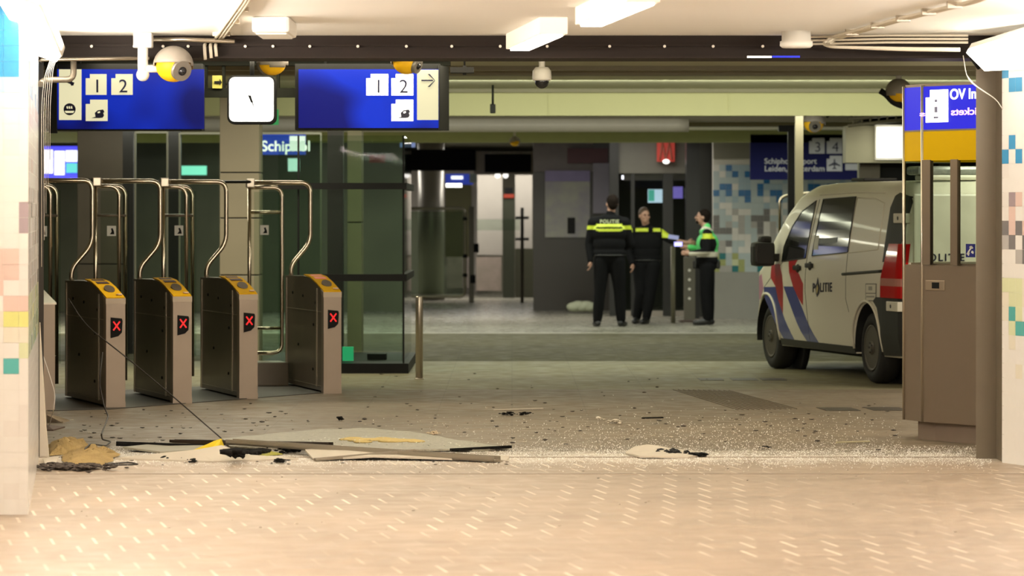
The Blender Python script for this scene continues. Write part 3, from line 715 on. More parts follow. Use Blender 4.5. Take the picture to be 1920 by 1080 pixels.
# ================================================================ GLASS ENCLOSURE right of the gates
root = empty('glass_enclosure'); tag(root, 'green-tinted glass lift enclosure with black bars behind the rightmost gate', 'glass enclosure')
de = 34.7
xl, xr = XW(489, de), XW(757, de)
b = MB(); b.box((xl, de, .12), (xr, de+.02, ZW(254, de))); b.build('front_pane', M_glassg, root)
b = MB(); b.box((xr-.02, de+.02, .12), (xr, de+2.6, ZW(254, de))); b.build('side_pane', M_glassg, root)
b = MB(); b.box((xl, de+2.6, .12), (xr, de+2.62, ZW(254, de))); b.build('back_pane', M_glassg, root)
for y0, y1 in ((343, 355), (514, 527), (688, 701)):
    b = MB(); x0 = xl if y0 < 400 else XW(600, de)
    b.box((x0, de-.05, ZW(y1, de)), (xr+.03, de+.03, ZW(y0, de))); b.box((xr-.03, de+.03, ZW(y1, de)), (xr+.03, de+2.6, ZW(y0, de))); b.build('bar', M_dark, root)
for x in (757, 560):
    b = MB(); b.box((XW(x, de)-.012, de-.01, .1), (XW(x, de)+.006, de+.03, ZW(254, de))); b.build('upright', M_dark, root)
b = MB(); b.box((XW(604, de), de+1.0, 0), (XW(634, de), de+1.2, 2.9)); b.build('upright', mat('upright_black', (.010, .009, .008), .4), root)
b = MB(); b.box((xl, de-.08, 0), (xr+.05, de+2.7, .10)); b.build('plinth', M_dark, root)
b = MB(); p = G(653, 688); b.box((XW(643, de+.4), de+.3, .11), (XW(663, de+.4), de+.4, ZW(650, de+.4))); tag(b.build('green_box', mat('green_lit', (.02, .3, .12), .4, emis=(.03, .5, .2), estr=.6)), 'small glowing green box inside the glass enclosure', 'box')
b = MB(); b.box((XW(690, de+1), de+.8, .10), (XW(725, de+1), de+1.1, .16)); tag(b.build('floor_box', M_dark), 'low dark box on the enclosure floor', 'box')
# bollard
root = empty('bollard', G(786, 711)); tag(root, 'round brushed steel bollard right of the glass enclosure', 'bollard')
b = MB(); b.lathe([(0, 0), (.036, 0), (.036, .79), (.033, .80), (0, .80)], n=28); b.build('shaft', M_steel, root)
b = MB(); b.lathe([(0, .0), (.046, 0), (.046, .008), (.037, .012), (0, .012)], n=28); b.build('base_ring', M_steel, root)

# ================================================================ KIOSK at right
root = empty('information_kiosk', (2.9, 24.4, 0)); root.matrix_world = Matrix.Translation((0, 0, 0)); tag(root, 'steel and glass information kiosk with blue and yellow band beside the column', 'kiosk')
KA, KB, KC = Vector((2.785, 24.63)), Vector((2.885, 24.37)), Vector((3.42, 23.64))
KP = [KA, KB, KC, Vector((4.1, 24.0)), Vector((3.75, 25.2)), Vector((2.98, 25.15))]
M_kst = mat('kiosk_steel', (.25, .195, .145), .38, metal=.5, var=.08, vscale=2)
def inset(P_, k):
    c = sum(P_, Vector((0, 0)))/len(P_); return [p+(c-p).normalized()*k for p in P_]
def kring(z0, z1, m, name, k=0.0, th=.03, parent=root):
    b = MB(); A = inset(KP, k)
    Bi = inset(KP, k+th)
    for i in range(6):
        j = (i+1) % 6; b.prism([tuple(A[i]), tuple(A[j]), tuple(Bi[j]), tuple(Bi[i])], 2, z0, z1)
    return b.build(name, m, parent)
b = MB(); b.prism([tuple(p) for p in KP], 2, .135, 1.235); b.build('lower_body', M_kst, root)
b = MB(); b.prism([tuple(p) for p in inset(KP, .10)], 2, 0, .135); b.build('plinth', mat('plinth_tan', (.22, .165, .12), .6, var=.15), root)
b = MB(); b.prism([tuple(p) for p in inset(KP, .05)], 2, 1.235, 1.25); b.build('counter', M_kst, root)
kring(1.97, 2.175, mat('kiosk_yellow', (.36, .22, .0), .5, emis=(.50, .28, .0), estr=.35, spec=.1), 'yellow_band')
kring(2.185, 2.49, mat('kiosk_blue', (.002, .004, .05), .4, emis=(.025, .02, .70), estr=1.0, spec=.2), 'blue_band')
b = MB(); b.prism([tuple(p) for p in inset(KP, .01)], 2, 2.49, 2.51); b.prism([tuple(p) for p in inset(KP, -.004)], 2, 2.175, 2.187); b.build('roof', M_kst, root)
# panes and posts
for i in range(6):
    j = (i+1) % 6; a, c = KP[i], KP[j]
    n = (c-a).normalized(); nn = Vector((-n.y, n.x))*.006
    b = MB(); b.prism([tuple(a+n*.02), tuple(c-n*.02), tuple(c-n*.02+nn), tuple(a+n*.02+nn)], 2, 1.25, 1.97); b.build('pane', M_glassc if i else glass('curved_glass', (.86, .92, .88), .03), root)
    b = MB(); b.cyl((a.x, a.y, .135), (a.x, a.y, 2.50), .012, n=14); b.build('corner_post', M_steel, root)
bc = (KC-KB); bl = bc.length; bn = bc.normalized(); Mf = Matrix.Translation((KB.x, KB.y, 0)) @ Matrix.Rotation(math.atan2(bn.y, bn.x), 4, 'Z')
# local frame on the face: x along, y outward is -Y
def kx(px):   # column on the kiosk face -> distance along it
    t = (px-960)/FPX; return (t*KB.y-KB.x)/(bn.x-t*bn.y)
for x0, x1, dk in ((1731, 1746, M_dark), (1784, 1797, M_kst)):
    b = MB(); b.box((kx(x0), -.012, 1.24), (kx(x1), .02, 1.975)); b.build('window_post', M_kst, root, Mf)
b = MB(); b.box((kx(1735), -.008, 1.242), (kx(1746), .01, 1.97)); b.build('window_post', mat('dark_gasket', (.05, .04, .03), .6), root, Mf)  # dark gasket strip on the window post
b = MB()
s = (kx(1778)-kx(1738))
X0 = kx(1738); zt, zb = ZW(168, 24.2), ZW(229, 24.2); zn = ZW(182, 24.2)
b.prism([(X0, zb), (X0+s, zb), (X0+s, zt), (X0+s*.2, zt), (X0+s*.2, zn), (X0, zn)], 1, -.012, .0); ic = b.build('icon_panel', mat('kiosk_white', (.9, .9, .9), .4, emis=(1, 1, 1), estr=2.0), root, Mf)
b = MB()
for z0, z1, ww in ((.62, .70, .05), (.30, .48, .06), (.12, .18, .10)): b.box((X0+s*.5-ww*s, -.018, zb+(zt-zb)*z0), (X0+s*.5+ww*s, -.012, zb+(zt-zb)*z1))
b.build('pictogram', mat('icon_grey', (.15, .15, .25), .5), ic)
def ktext(name, t, px, py, capx, wx, m, flip=False):
    me = text_mesh(t, 1.0, depth=.004, bold=True, flip=flip); me.materials.clear(); me.materials.append(m)
    xs = [v.co.x for v in me.vertices]; w0 = max(xs)-min(xs); x0 = min(xs)
    sx = (kx(px+wx)-kx(px))/w0; sz = capx*24.1/FPX/.73
    for v in me.vertices: v.co.x = (v.co.x-x0)*sx; v.co.y *= sz
    link(name, me, root, Mf @ Matrix.Translation((kx(px), -.014, ZW(py, 24.1))) @ Matrix.Rotation(math.pi/2, 4, 'X'))
M_kw = mat('letter_white', (.9, .9, .9), .4, emis=(.9, .95, 1), estr=1.5)
ktext('lettering', 'OV Info', 1784, 186, 20, 66, M_kw)
ktext('lettering', 'Tickets', 1786, 216, 14, 62, mat('letter_pink', (.6, .4, .6), .4, emis=(.9, .5, .95), estr=.9), True)  # reflected words built as mirrored letters, here and below
ktext('lettering', 's', 1727, 216, 10, 10, MATS['letter_pink'], True)
b = MB(); b.box((kx(1736), -.006, ZW(545, 24.2)), (kx(1772), .002, ZW(526, 24.2)), bev=.004); hd = b.build('handle', mat('handle_rim', (.38, .3, .22), .3, metal=.5), root, Mf)
b = MB(); b.box((kx(1749), -.010, ZW(541, 24.2)), (kx(1762), -.004, ZW(530, 24.2))); b.build('latch', M_black, hd)
b = MB(); b.box((kx(1730), -.003, .14), (kx(1732), .002, 1.24)); b.build('panel_seam', M_steel, root, Mf)
b = MB(); b.box((kx(1812), -.006, ZW(482, 24.1)), (kx(1829), -.001, ZW(457, 24.1))); st = b.build('sticker', mat('sticker_blue', (.01, .015, .16), .4), root, Mf)
b = MB(); X = kx(1812); w_ = kx(1829)-X
for q in ([(.25, .2), (.75, .8), (.65, .85), (.15, .3)], [(.1, .25), (.35, .1), (.45, .3), (.3, .45)], [(.6, .35), (.85, .25), (.9, .4), (.7, .5)], [(.4, .75), (.55, .85), (.85, .7), (.7, .62)]):
    b.prism([(X+w_*a, ZW(482, 24.1)+.093*c) for a, c in q], 1, -.009, -.006)
b.build('pictogram', mat('sticker_white', (.6, .6, .55), .5), st)
# ================================================================ POLICE VAN
VF = Vector((-.223, .975, 0)).normalized(); VL = Vector((-VF.y, VF.x, 0))
V0 = Vector((4.257, 32.81, 0))
MV = Matrix(((VF.x, VL.x, 0, V0.x), (VF.y, VL.y, 0, V0.y), (0, 0, 1, 0), (0, 0, 0, 1)))   # local x forward, y left
van = empty('police_van', M=MV); tag(van, 'white police van with red and blue stripes parked behind the kiosk', 'van')
M_vw = mat('van_white', (.70, .66, .55), .35, coat=.15, var=.03, vscale=1)
M_vglass = mat('van_dark_glass', (.012, .013, .012), .07, spec=.4)
M_vblk = mat('van_black_plastic', (.014, .013, .012), .5, var=.2)
def lerp(x, tb):
    if x <= tb[0][0]: return tb[0][1]
    for (a, u), (c, v) in zip(tb, tb[1:]):
        if x <= c: return u+(v-u)*(x-a)/(c-a)
    return tb[-1][1]
def ztop(x): return lerp(x, [(-.98, 1.78), (-.95, 1.84), (-.85, 1.885), (0, 1.905), (1.5, 1.905), (2.1, 1.885), (2.4, 1.82), (2.7, 1.66), (3.0, 1.45), (3.25, 1.25), (3.40, 1.14), (3.7, 1.06), (3.95, .98), (4.05, .88), (4.10, .72)])
def zbot(x): return lerp(x, [(-1.0, .34), (-.8, .27), (3.7, .25), (4.10, .30)])
def wid(x): return lerp(x, [(-1.0, .86), (-.96, .91), (-.88, .935), (-.5, .95), (2.6, .955), (3.3, .94), (3.6, .90), (3.85, .80), (4.02, .66), (4.10, .54)])
def hw(x, z):
    w_ = wid(x)
    if z > .95: w_ -= .135*((z-.95)/.95)**1.45
    if z < .55: w_ -= .05*((.55-z)/.3)**2
    d = ztop(x)-z; r = .13
    if d < r: w_ = w_-r*1.3+1.3*math.sqrt(max(0, r*r-(r-d)**2))
    return max(w_, .02)
def van_body():
    bm = bmesh.new()
    xs = sorted(set([-1.0, -.98, -.95, -.9, -.85]+[-.8+.1*i for i in range(47)]+[3.95, 4.0, 4.03, 4.06, 4.08, 4.10]))
    xs = [x for x in xs if x <= 4.1]
    rings = []
    for x in xs:
        zb, zt = zbot(x), ztop(x); pr = []
        ts = [i/22 for i in range(19)]+[.84, .87, .90, .925, .945, .962, .976, .988, .996]
        for t in ts:
            z = zb+(zt-zb)*t; pr.append((hw(x, z), z))
        w0 = pr[-1][0]
        for k in (.8, .55, .28): pr.append((w0*k, zt+.012*(1-k)))
        ring = [(y, z) for y, z in pr]+[(0, zt+.014)]+[(-y, z) for y, z in reversed(pr)]
        rings.append([bm.verts.new((x, y, z)) for y, z in ring])
    n = len(rings[0])
    for A, B in zip(rings, rings[1:]):
        for k in range(n):
            f = bm.faces.new((A[k], A[(k+1) % n], B[(k+1) % n], B[k])); f.smooth = True
    bm.faces.new(rings[0]); bm.faces.new(list(reversed(rings[-1])))
    bmesh.ops.recalc_face_normals(bm, faces=bm.faces)
    me = bpy.data.meshes.new('van_body'); bm.to_mesh(me); bm.free(); return me
def bake(o, mods):
    for t, kw in mods:
        m = o.modifiers.new('m', t)
        for k, v in kw.items(): setattr(m, k, v)
    C.view_layer.update(); dg = C.evaluated_depsgraph_get(); me = bpy.data.meshes.new_from_object(o.evaluated_get(dg)); o.modifiers.clear(); o.data = me; return me
body = bpy.data.objects.new('van_body', van_body()); COL.objects.link(body)
cut = MB()
WR = .335
for x, r in ((0, .41), (3.2, .415)):
    for s in (1, -1): cut.cyl((x, s*1.1, WR+.02), (x, s*.62, WR+.02), r, n=40)
cutter = cut.build('cutter')
bake(body, [('BOOLEAN', dict(object=cutter, operation='DIFFERENCE', solver='EXACT'))])
bpy.data.objects.remove(cutter)
body.data.materials.clear(); body.data.materials.append(M_vw); body.parent = van
for p in body.data.polygons: p.use_smooth = p.area < .3
def VS(px, py, y=.95):       # column/row -> (x along the van, z) on its left side
    t = (px-960)/FPX; A = V0+VL*y; x = (t*A.y-A.x)/(VF.x-t*VF.y); Yd = A.y+VF.y*x
    return (x, EH-(py-HZ)*Yd/FPX)
def VZ(zx, zy):
    px, py = 1380+zx/2.456, 300+zy/2.456
    x, z = VS(px, py); 
    for _ in range(3): x, z = VS(px, py, hw(x, z))
    return x, z
def patch(name, poly, m, eps=.004, th=.006, parent=van, side=1, step=.08):
    bm = bmesh.new(); bm.faces.new([bm.verts.new((x, 0, z)) for x, z in poly])
    x0, x1 = min(p[0] for p in poly), max(p[0] for p in poly); z0, z1 = min(p[1] for p in poly), max(p[1] for p in poly)
    x = math.ceil(x0/step)*step
    while x < x1:
        bmesh.ops.bisect_plane(bm, geom=list(bm.verts)+list(bm.edges)+list(bm.faces), plane_co=(x, 0, 0), plane_no=(1, 0, 0)); x += step
    z = math.ceil(z0/step)*step
    while z < z1:
        bmesh.ops.bisect_plane(bm, geom=list(bm.verts)+list(bm.edges)+list(bm.faces), plane_co=(0, 0, z), plane_no=(0, 0, 1)); z += step
    bmesh.ops.triangulate(bm, faces=[f for f in bm.faces if len(f.verts) > 4])
    for v in bm.verts: v.co.y = side*(hw(v.co.x, v.co.z)+eps)
    r = bmesh.ops.extrude_face_region(bm, geom=list(bm.faces))
    for v in [g for g in r['geom'] if isinstance(g, bmesh.types.BMVert)]: v.co.y -= side*th
    bmesh.ops.recalc_face_normals(bm, faces=bm.faces)
    me = bpy.data.meshes.new(name); bm.to_mesh(me); bm.free(); me.materials.append(m)
    return link(name, me, parent)
def zp(*pts): return [VZ(*p) for p in pts]
# windows
wf = zp((212, 468), (222, 400), (262, 305), (305, 238), (372, 187), (322, 452))
wr = zp((404, 181), (555, 169), (516, 426), (351, 442))
patch('side_window', wf, M_vglass, .003); patch('side_window', wr, M_vglass, .003)
patch('side_window', wf, M_vglass, .003, side=-1); patch('side_window', wr, M_vglass, .003, side=-1)
# reflection-free sticker in the rear window
st = patch('sticker', zp((365, 348), (384, 348), (378, 412), (359, 413)), mat('sticker_white', (.6, .6, .55), .5), .006, .003)
patch('sticker', zp((388, 365), (470, 355), (466, 380), (385, 384)), mat('sticker_grey', (.25, .28, .3), .5), .006, .003)
# stripes
M_vred = mat('stripe_red', (.42, .012, .015), .3, coat=.3); M_vblue = mat('stripe_blue', (.035, .05, .23), .3, coat=.3)
patch('red_stripe', zp((165, 482), (200, 478), (212, 530), (217, 590), (216, 705), (197, 650), (183, 583), (160, 540)), M_vred, .003)
patch('red_stripe', zp((243, 463), (286, 457), (268, 492), (290, 525), (309, 570), (308, 668), (290, 640), (264, 583), (246, 520)), M_vred, .003)
patch('blue_stripe', zp((128, 585), (183, 584), (200, 650), (218, 715), (245, 780), (279, 846), (234, 846), (203, 790), (163, 705), (135, 640)), M_vblue, .0025)
patch('blue_stripe', zp((219, 582), (264, 583), (290, 645), (312, 700), (345, 780), (386, 848), (336, 846), (300, 790), (262, 700)), M_vblue, .0025)
patch('front_badge', zp((88, 590), (118, 525), (126, 590), (112, 640), (95, 650)), mat('badge_pink', (.45, .2, .3), .35), .003)
# seams, rail, trim
def strip(name, pts, wdt, m, eps=.004, side=1, parent=van):
    P2 = [Vector(p) for p in pts]; b = MB()
    out = []
    for a, c in zip(P2, P2[1:]):
        k = max(1, int((c-a).length/.08)); out += [a.lerp(c, i/k) for i in range(k)]
    out.append(P2[-1]); v3 = [Vector((p.x, side*(hw(p.x, p.y)+eps), p.y)) for p in out]
    b.tube(v3, wdt, n=6); return b.build(name, m, parent)
M_seam = mat('van_seam', (.05, .045, .035), .6)
strip('door_rail', zp((492, 526), (672, 512)), .014, M_vblk)
strip('door_seam', zp((386, 182), (352, 330), (325, 470), (318, 600), (335, 770), (345, 848)), .004, M_seam, .0)
strip('door_seam', zp((560, 172), (515, 430), (505, 640), (520, 700)), .003, M_seam, .0)
strip('door_seam', zp((215, 470), (130, 585), (150, 660), (190, 780), (205, 850)), .003, M_seam, .0)
strip('pressed_line', zp((352, 446), (517, 428), (655, 412)), .006, M_vw, .001)
strip('pressed_line', zp((562, 174), (640, 178), (685, 200), (670, 300), (655, 410)), .007, M_vw, .0)
strip('roof_rail', zp((390, 160), (560, 148), (690, 150)), .008, M_vw, .004)
strip('window_seal', wf+[wf[0]], .006, M_vblk, .003); strip('window_seal', wr+[wr[0]], .006, M_vblk, .003)
# sill and lower black cladding at the rear corner
patch('sill', [(.42, .26), (2.78, .26), (2.78, .33), (.42, .33)], M_vblk, .006)
M_clad = M_vblk
patch('rear_cladding', [(-.94, .29), (-.42, .28), (-.42, .55), (-.33, .72), (-.22, .78), (-.30, .82), (-.94, .82)], M_clad, .01, .02)
patch('rear_cladding', [(-.94, .29), (-.42, .28), (-.42, .55), (-.33, .72), (-.22, .78), (-.30, .82), (-.94, .82)], M_clad, .01, .02, side=-1)
patch('front_bumper', [(3.66, .30), (4.06, .32), (4.06, .74), (3.88, .82), (3.74, .7), (3.66, .5)], M_clad, .008, .02)
# arches
for x in (0, 3.2):
    for s in (1, -1):
        b = MB(); pts = []
        for i in range(25):
            a = math.pi*(1.03-1.06*i/24); xx, zz = x+.42*math.cos(a), WR+.02+.42*math.sin(a); pts.append((xx, s*(hw(xx, max(zz, .3))+.004), zz))
        b.tube(pts, .014, n=8); b.build('arch_trim', M_vw, van)
        b = MB()
        for i in range(24):
            a0, a1 = math.pi*(1.06-1.12*i/24), math.pi*(1.06-1.12*(i+1)/24)
            q = [(x+r_*math.cos(a), y_, WR+.02+r_*math.sin(a)) for a, r_, y_ in ((a0, .402, s*.62), (a1, .402, s*.62), (a1, .402, s*.925), (a0, .402, s*.925))]
            b.face(q)
        b.build('wheel_liner', mat('well_black', (.006, .006, .006), .9), van)
        b = MB(); b.cyl((x, s*.60, WR+.02), (x, s*.66, WR+.02), .43, n=32); b.build('wheel_well', mat('well_black', (.006, .006, .006), .9), van)
# wheels
M_tyre = mat('tyre', (.014, .013, .012), .75, var=.2, bump=.3, bscale=60); M_rim = mat('rim_grey', (.11, .095, .075), .45, metal=.5, var=.2); M_rimd = mat('rim_dark', (.03, .028, .025), .6)
for x in (0, 3.2):
    for s in (1, -1):
        wy = .90*s
        Mw = Matrix.Translation((x, wy, WR)) @ Matrix.Rotation(-s*math.pi/2, 4, 'X')
        wo = empty('wheel'); wo.matrix_world = Matrix.Identity(4); wo.parent = van; wo.matrix_local = Mw
        b = MB(); b.lathe([(.20, -.20), (.29, -.21), (.325, -.18), (.335, -.14), (.335, -.06), (.325, -.02), (.29, .0), (.235, .005), (.215, -.03), (.20, -.06), (.20, -.20)], n=40); b.build('tyre', M_tyre, wo)
        b = MB(); b.lathe([(.22, -.005), (.215, .002), (.195, -.005), (.18, -.045), (.15, -.05), (.14, -.02), (.07, -.015), (.06, .005), (.0, .006)], n=40); b.build('rim', M_rim, wo)
        for k in range(14):
            a = 2*math.pi*k/14; b = MB(); b.cyl((.168*math.cos(a), .168*math.sin(a), -.06), (.168*math.cos(a), .168*math.sin(a), -.030), .023, n=10); b.build('vent_hole', M_rimd, wo)
        b = MB()
        for k in range(5):
            a = 2*math.pi*k/5; b.cyl((.045*math.cos(a), .045*math.sin(a), 0), (.045*math.cos(a), .045*math.sin(a), .014), .009, n=8)
        b.build('wheel_bolts', M_rimd, wo)
# underbody
b = MB(); b.box((-.7, -.6, .20), (3.9, .6, .34)); b.build('underbody', mat('well_black', (.006, .006, .006), .9), van)
# handles
for zx, zy in ((288, 495), (344, 484)):
    x, z = VZ(zx, zy); y = hw(x, z)
    b = MB(); b.box((x-.09, y, z-.028), (x+.10, y+.035, z+.02), bev=.012); b.sph((x+.02, y, z-.01), .05, sc=(1.2, .35, .9)); b.build('door_handle', M_vblk, van)
# mirror
x, z = VZ(200, 440); y = hw(x, z)
b = MB(); b.box((x-.05, y+.05, z-.11), (x+.14, y+.28, z+.14), bev=.05); b.box((x-.0, y-.02, z-.06), (x+.08, y+.12, z+.02), bev=.015); b.box((x-.02, y+.08, z+.12), (x+.12, y+.20, z+.20), bev=.03)
mr = b.build('side_mirror', M_vblk, van)
b = MB(); b.box((x-.058, y+.08, z-.08), (x-.05, y+.25, z+.11)); b.build('mirror_glass', mat('mirror', (.03, .03, .03), .3), mr)  # dark reflection painted into the mirror glass colour
# front quarter window frame, headlight, windscreen
patch('headlight', [(3.62, .80), (3.98, .78), (3.96, .92), (3.60, 1.0)], mat('lamp_glass', (.5, .5, .5), .1, spec=.9), .006)
b = MB()
pts = [(2.45, 1.80, .62), (3.30, 1.215, .72)]
b.prism([(2.42, 1.826), (3.34, 1.195), (3.34, 1.225), (2.42, 1.855)], 1, -.68, .68); b.build('windscreen', M_vglass, van)
# lettering on the side
def side_text(t, zx0, zx1, zyb, h, m, nm='lettering', bold=True):
    me = text_mesh(t, 1.0, depth=.0, bold=bold, space=1.15); xs = [v.co.x for v in me.vertices]; a0, a1 = min(xs), max(xs); ys = max(v.co.y for v in me.vertices)
    xa, za = VZ(zx0, zyb); xb, zb2 = VZ(zx1, zyb-3)
    bm = bmesh.new(); bm.from_mesh(me)
    for v in bm.verts:
        t_ = (v.co.x-a0)/(a1-a0); x = xa+(xb-xa)*t_; z = za+(zb2-za)*t_+v.co.y/ys*h
        v.co = Vector((x, hw(x, z)+.006, z))
    r = bmesh.ops.extrude_face_region(bm, geom=list(bm.faces))
    for v in [g for g in r['geom'] if isinstance(g, bmesh.types.BMVert)]: v.co.y -= .004
    bm.to_mesh(me); bm.free(); me.materials.clear(); me.materials.append(m); return link(nm, me, van)
side_text('POLITIE', 355, 443, 608, .088, M_navy)
patch('flame_emblem', zp((379, 541), (382, 565), (386, 590), (384, 612), (376, 630), (371, 612), (369, 592), (374, 570)), M_navy, .0085, .003)
patch('flame_emblem', zp((379, 572), (382, 590), (380, 606), (376, 617), (373, 604), (375, 588)), mat('gold', (.5, .4, .15), .4), .0105, .003)
# square notice
nt_ = patch('notice', zp((598, 569), (648, 569), (646, 650), (598, 650)), mat('notice_line', (.12, .11, .09), .5), .004, .003)
patch('notice_paper', zp((601, 573), (645, 573), (644, 612), (601, 612)), M_vw, .0065, .003, nt_); patch('notice_paper', zp((601, 616), (645, 616), (643, 646), (601, 646)), M_vw, .0065, .003, nt_)
patch('notice_mark', zp((614, 582), (630, 582), (630, 600), (614, 600)), mat('notice_grey', (.3, .28, .24), .5), .009, .003, nt_); patch('notice_mark', zp((604, 626), (641, 626), (641, 633), (604, 633)), mat('notice_grey', (.3, .28, .24), .5), .009, .003, nt_)
# rear corner: dark pillar, tail light, hinges
patch('rear_pillar_panel', zp((758, 150), (735, 165), (712, 220), (700, 300), (680, 440), (675, 470), (745, 470))+[(-.955, 1.75)], mat('pillar_dark', (.018, .013, .010), .4, spec=.2), .004, .008)
M_tail = mat('tail_red', (.40, .008, .008), .12, coat=1, emis=(.5, .01, .01), estr=.06)
b = MB()
tl = [(-.66, .82), (-.66, 1.0), (-.70, 1.20), (-.73, 1.32), (-.955, 1.32), (-.955, .82)]
for i, (z0, z1, m_) in enumerate(((.82, .93, M_tail), (.93, 1.0, mat('tail_pale', (.5, .22, .18), .15, coat=1)), (1.0, 1.32, M_tail))):
    xa = lerp(z0, [(.82, -.48), (1.05, -.49), (1.32, -.62)]); xb = lerp(z1, [(.82, -.48), (1.05, -.49), (1.32, -.62)])
    patch('tail_light', [(xa, z0), (xb, z1), (-.975, z1), (-.975, z0)], m_, .03, .05, step=.05)
for zy, nm in ((272, 0), (655, 1)):
    x, z = VZ(735, zy); x = -.80; z = [1.555, .745][nm]
    y = hw(x, z)
    b = MB(); b.box((x-.15, y-.03, z-.045), (x+.17, y+.035, z+.045), bev=.008); hg = b.build('hinge', M_vw, van)
    b = MB(); b.cyl((x+.04, y+.025, z), (x+.04, y+.038, z), .018, n=12); b.build('hinge_bolt', M_vblk, hg)
# rear doors seen through the kiosk glass
b = MB(); b.box((-1.03, -.84, .42), (-.985, -.008, 1.78), bev=.02); b.build('rear_door', M_vw, van)
b = MB(); b.box((-1.03, .008, .42), (-.985, .84, 1.78), bev=.02); b.build('rear_door', M_vw, van)
b = MB(); b.box((-1.10, -.93, .28), (-.95, .93, .52), bev=.03); b.build('rear_bumper', M_clad, van)
b = MB(); b.box((-1.045, -.45, 1.70), (-1.03, .10, 1.735), bev=.004); b.build('brake_light', mat('brake_dark', (.12, .01, .01), .3), van)
b = MB(); b.sph((-1.05, -.38, 1.60), .04); b.build('rear_camera', M_vblk, van)
me = text_mesh('POLITIE', .095, depth=.003, bold=True, space=1.3, align='CENTER'); me.materials.append(M_navy)
link('lettering', me, van, Matrix.Translation((-1.034, .56, 1.165)) @ Matrix.Rotation(-math.pi/2, 4, 'Z') @ Matrix.Rotation(math.pi/2, 4, 'X'))
b = MB(); b.box((-1.034, .08, .94), (-1.029, .72, 1.02)); b.build('red_band', M_vred, van); b = MB(); b.box((-1.034, .08, .86), (-1.029, .72, .93)); b.build('blue_band', M_vblue, van)
# light bar and antenna
root = van
b = MB(); b.box((-.82, -.62, 1.905), (-.42, .62, 1.955), bev=.02); lb = b.build('light_bar', M_vw, van)
b = MB(); b.box((-.80, -.70, 1.955), (-.46, .72, 2.035), bev=.03); b.build('light_dome', mat('dome_clear', (.45, .45, .42), .1, spec=.9, var=.6, vscale=30), lb)
b = MB(); b.box((1.55, .10, 1.918), (1.95, .45, 1.95), bev=.012); b.build('roof_beacon', M_vblk, van)
# ================================================================ OFFICERS
def capsule(b, p, q, r0, r1, n=14):
    p, q = Vector(p), Vector(q)
    if (q-p).length > 1e-4: b.cyl(p, q, r0, r2=r1, n=n)
    b.sph(p, r0, n=n); b.sph(q, r1, n=n)
def chain(b, pts):
    for (p, r), (q, s) in zip(pts, pts[1:]): capsule(b, p, q, r, s)
def solid(name, b, m, parent, vox=.012, sm=6, mats=None, pick=None):
    me0 = bpy.data.meshes.new(name); b.bm.to_mesh(me0); b.bm.free()
    o = bpy.data.objects.new(name, me0); COL.objects.link(o)
    bake(o, [('REMESH', dict(mode='VOXEL', voxel_size=vox, use_smooth_shade=True)), ('SMOOTH', dict(iterations=sm, factor=.5))])
    o.data.materials.clear()
    for q in (mats or [m]): o.data.materials.append(q)
    for p in o.data.polygons:
        p.use_smooth = True
        if pick: p.material_index = pick(p.center)
    o.parent = parent; return o
M_skin = mat('skin', (.42, .235, .165), .5, var=.1, vscale=10)
M_uni = mat('uniform_black', (.006, .006, .007), .9, var=.3, bump=.2, bscale=25, spec=.15)
M_hiy = mat('reflective_yellow', (.50, .60, .03), .5, emis=(.5, .6, .02), estr=.0)
M_hig = mat('vest_green', (.10, .55, .16), .6); M_hir = mat('vest_silver', (.55, .52, .42), .4)
M_hair = mat('dark_hair', (.010, .006, .004), .8, spec=.1, var=.3, bump=.4, bscale=80); M_hairb = mat('brown_hair', (.07, .04, .022), .6, var=.3, bump=.4, bscale=80)
M_boot = mat('boot_black', (.008, .008, .008), .4)
def hand(b, w, d, side, up=Vector((0, 0, 1)), curl=.5):
    # w: wrist, d: direction of the fingers; five separate fingers closing by curl
    d = Vector(d).normalized(); u = (Vector(up)-d*d.dot(Vector(up))).normalized(); s = d.cross(u)*side   # u: across the palm, s: palm side
    w = Vector(w); capsule(b, w, w+d*.05, .022, .026); 
    for k, off in enumerate((-.027, -.009, .009, .027)):
        L = (.034, .040, .038, .030)[k]; p = w+d*.075+u*off; capsule(b, w+d*.03+u*off*.8, p, .013, .0095)
        d1 = (d*math.cos(curl)+s*math.sin(curl)); q = p+d1*L; capsule(b, p, q, .0095, .0088)
        d2 = (d*math.cos(curl*2.1)+s*math.sin(curl*2.1)); capsule(b, q, q+d2*L*.75, .0088, .0075)
    t0 = w+d*.02+u*.024; t1 = t0+(d*.6+u*.6+s*.5).normalized()*.042; capsule(b, t0, t1, .013, .0105); capsule(b, t1, t1+(d*.8+u*.1+s*.5).normalized()*.03, .0105, .0085)
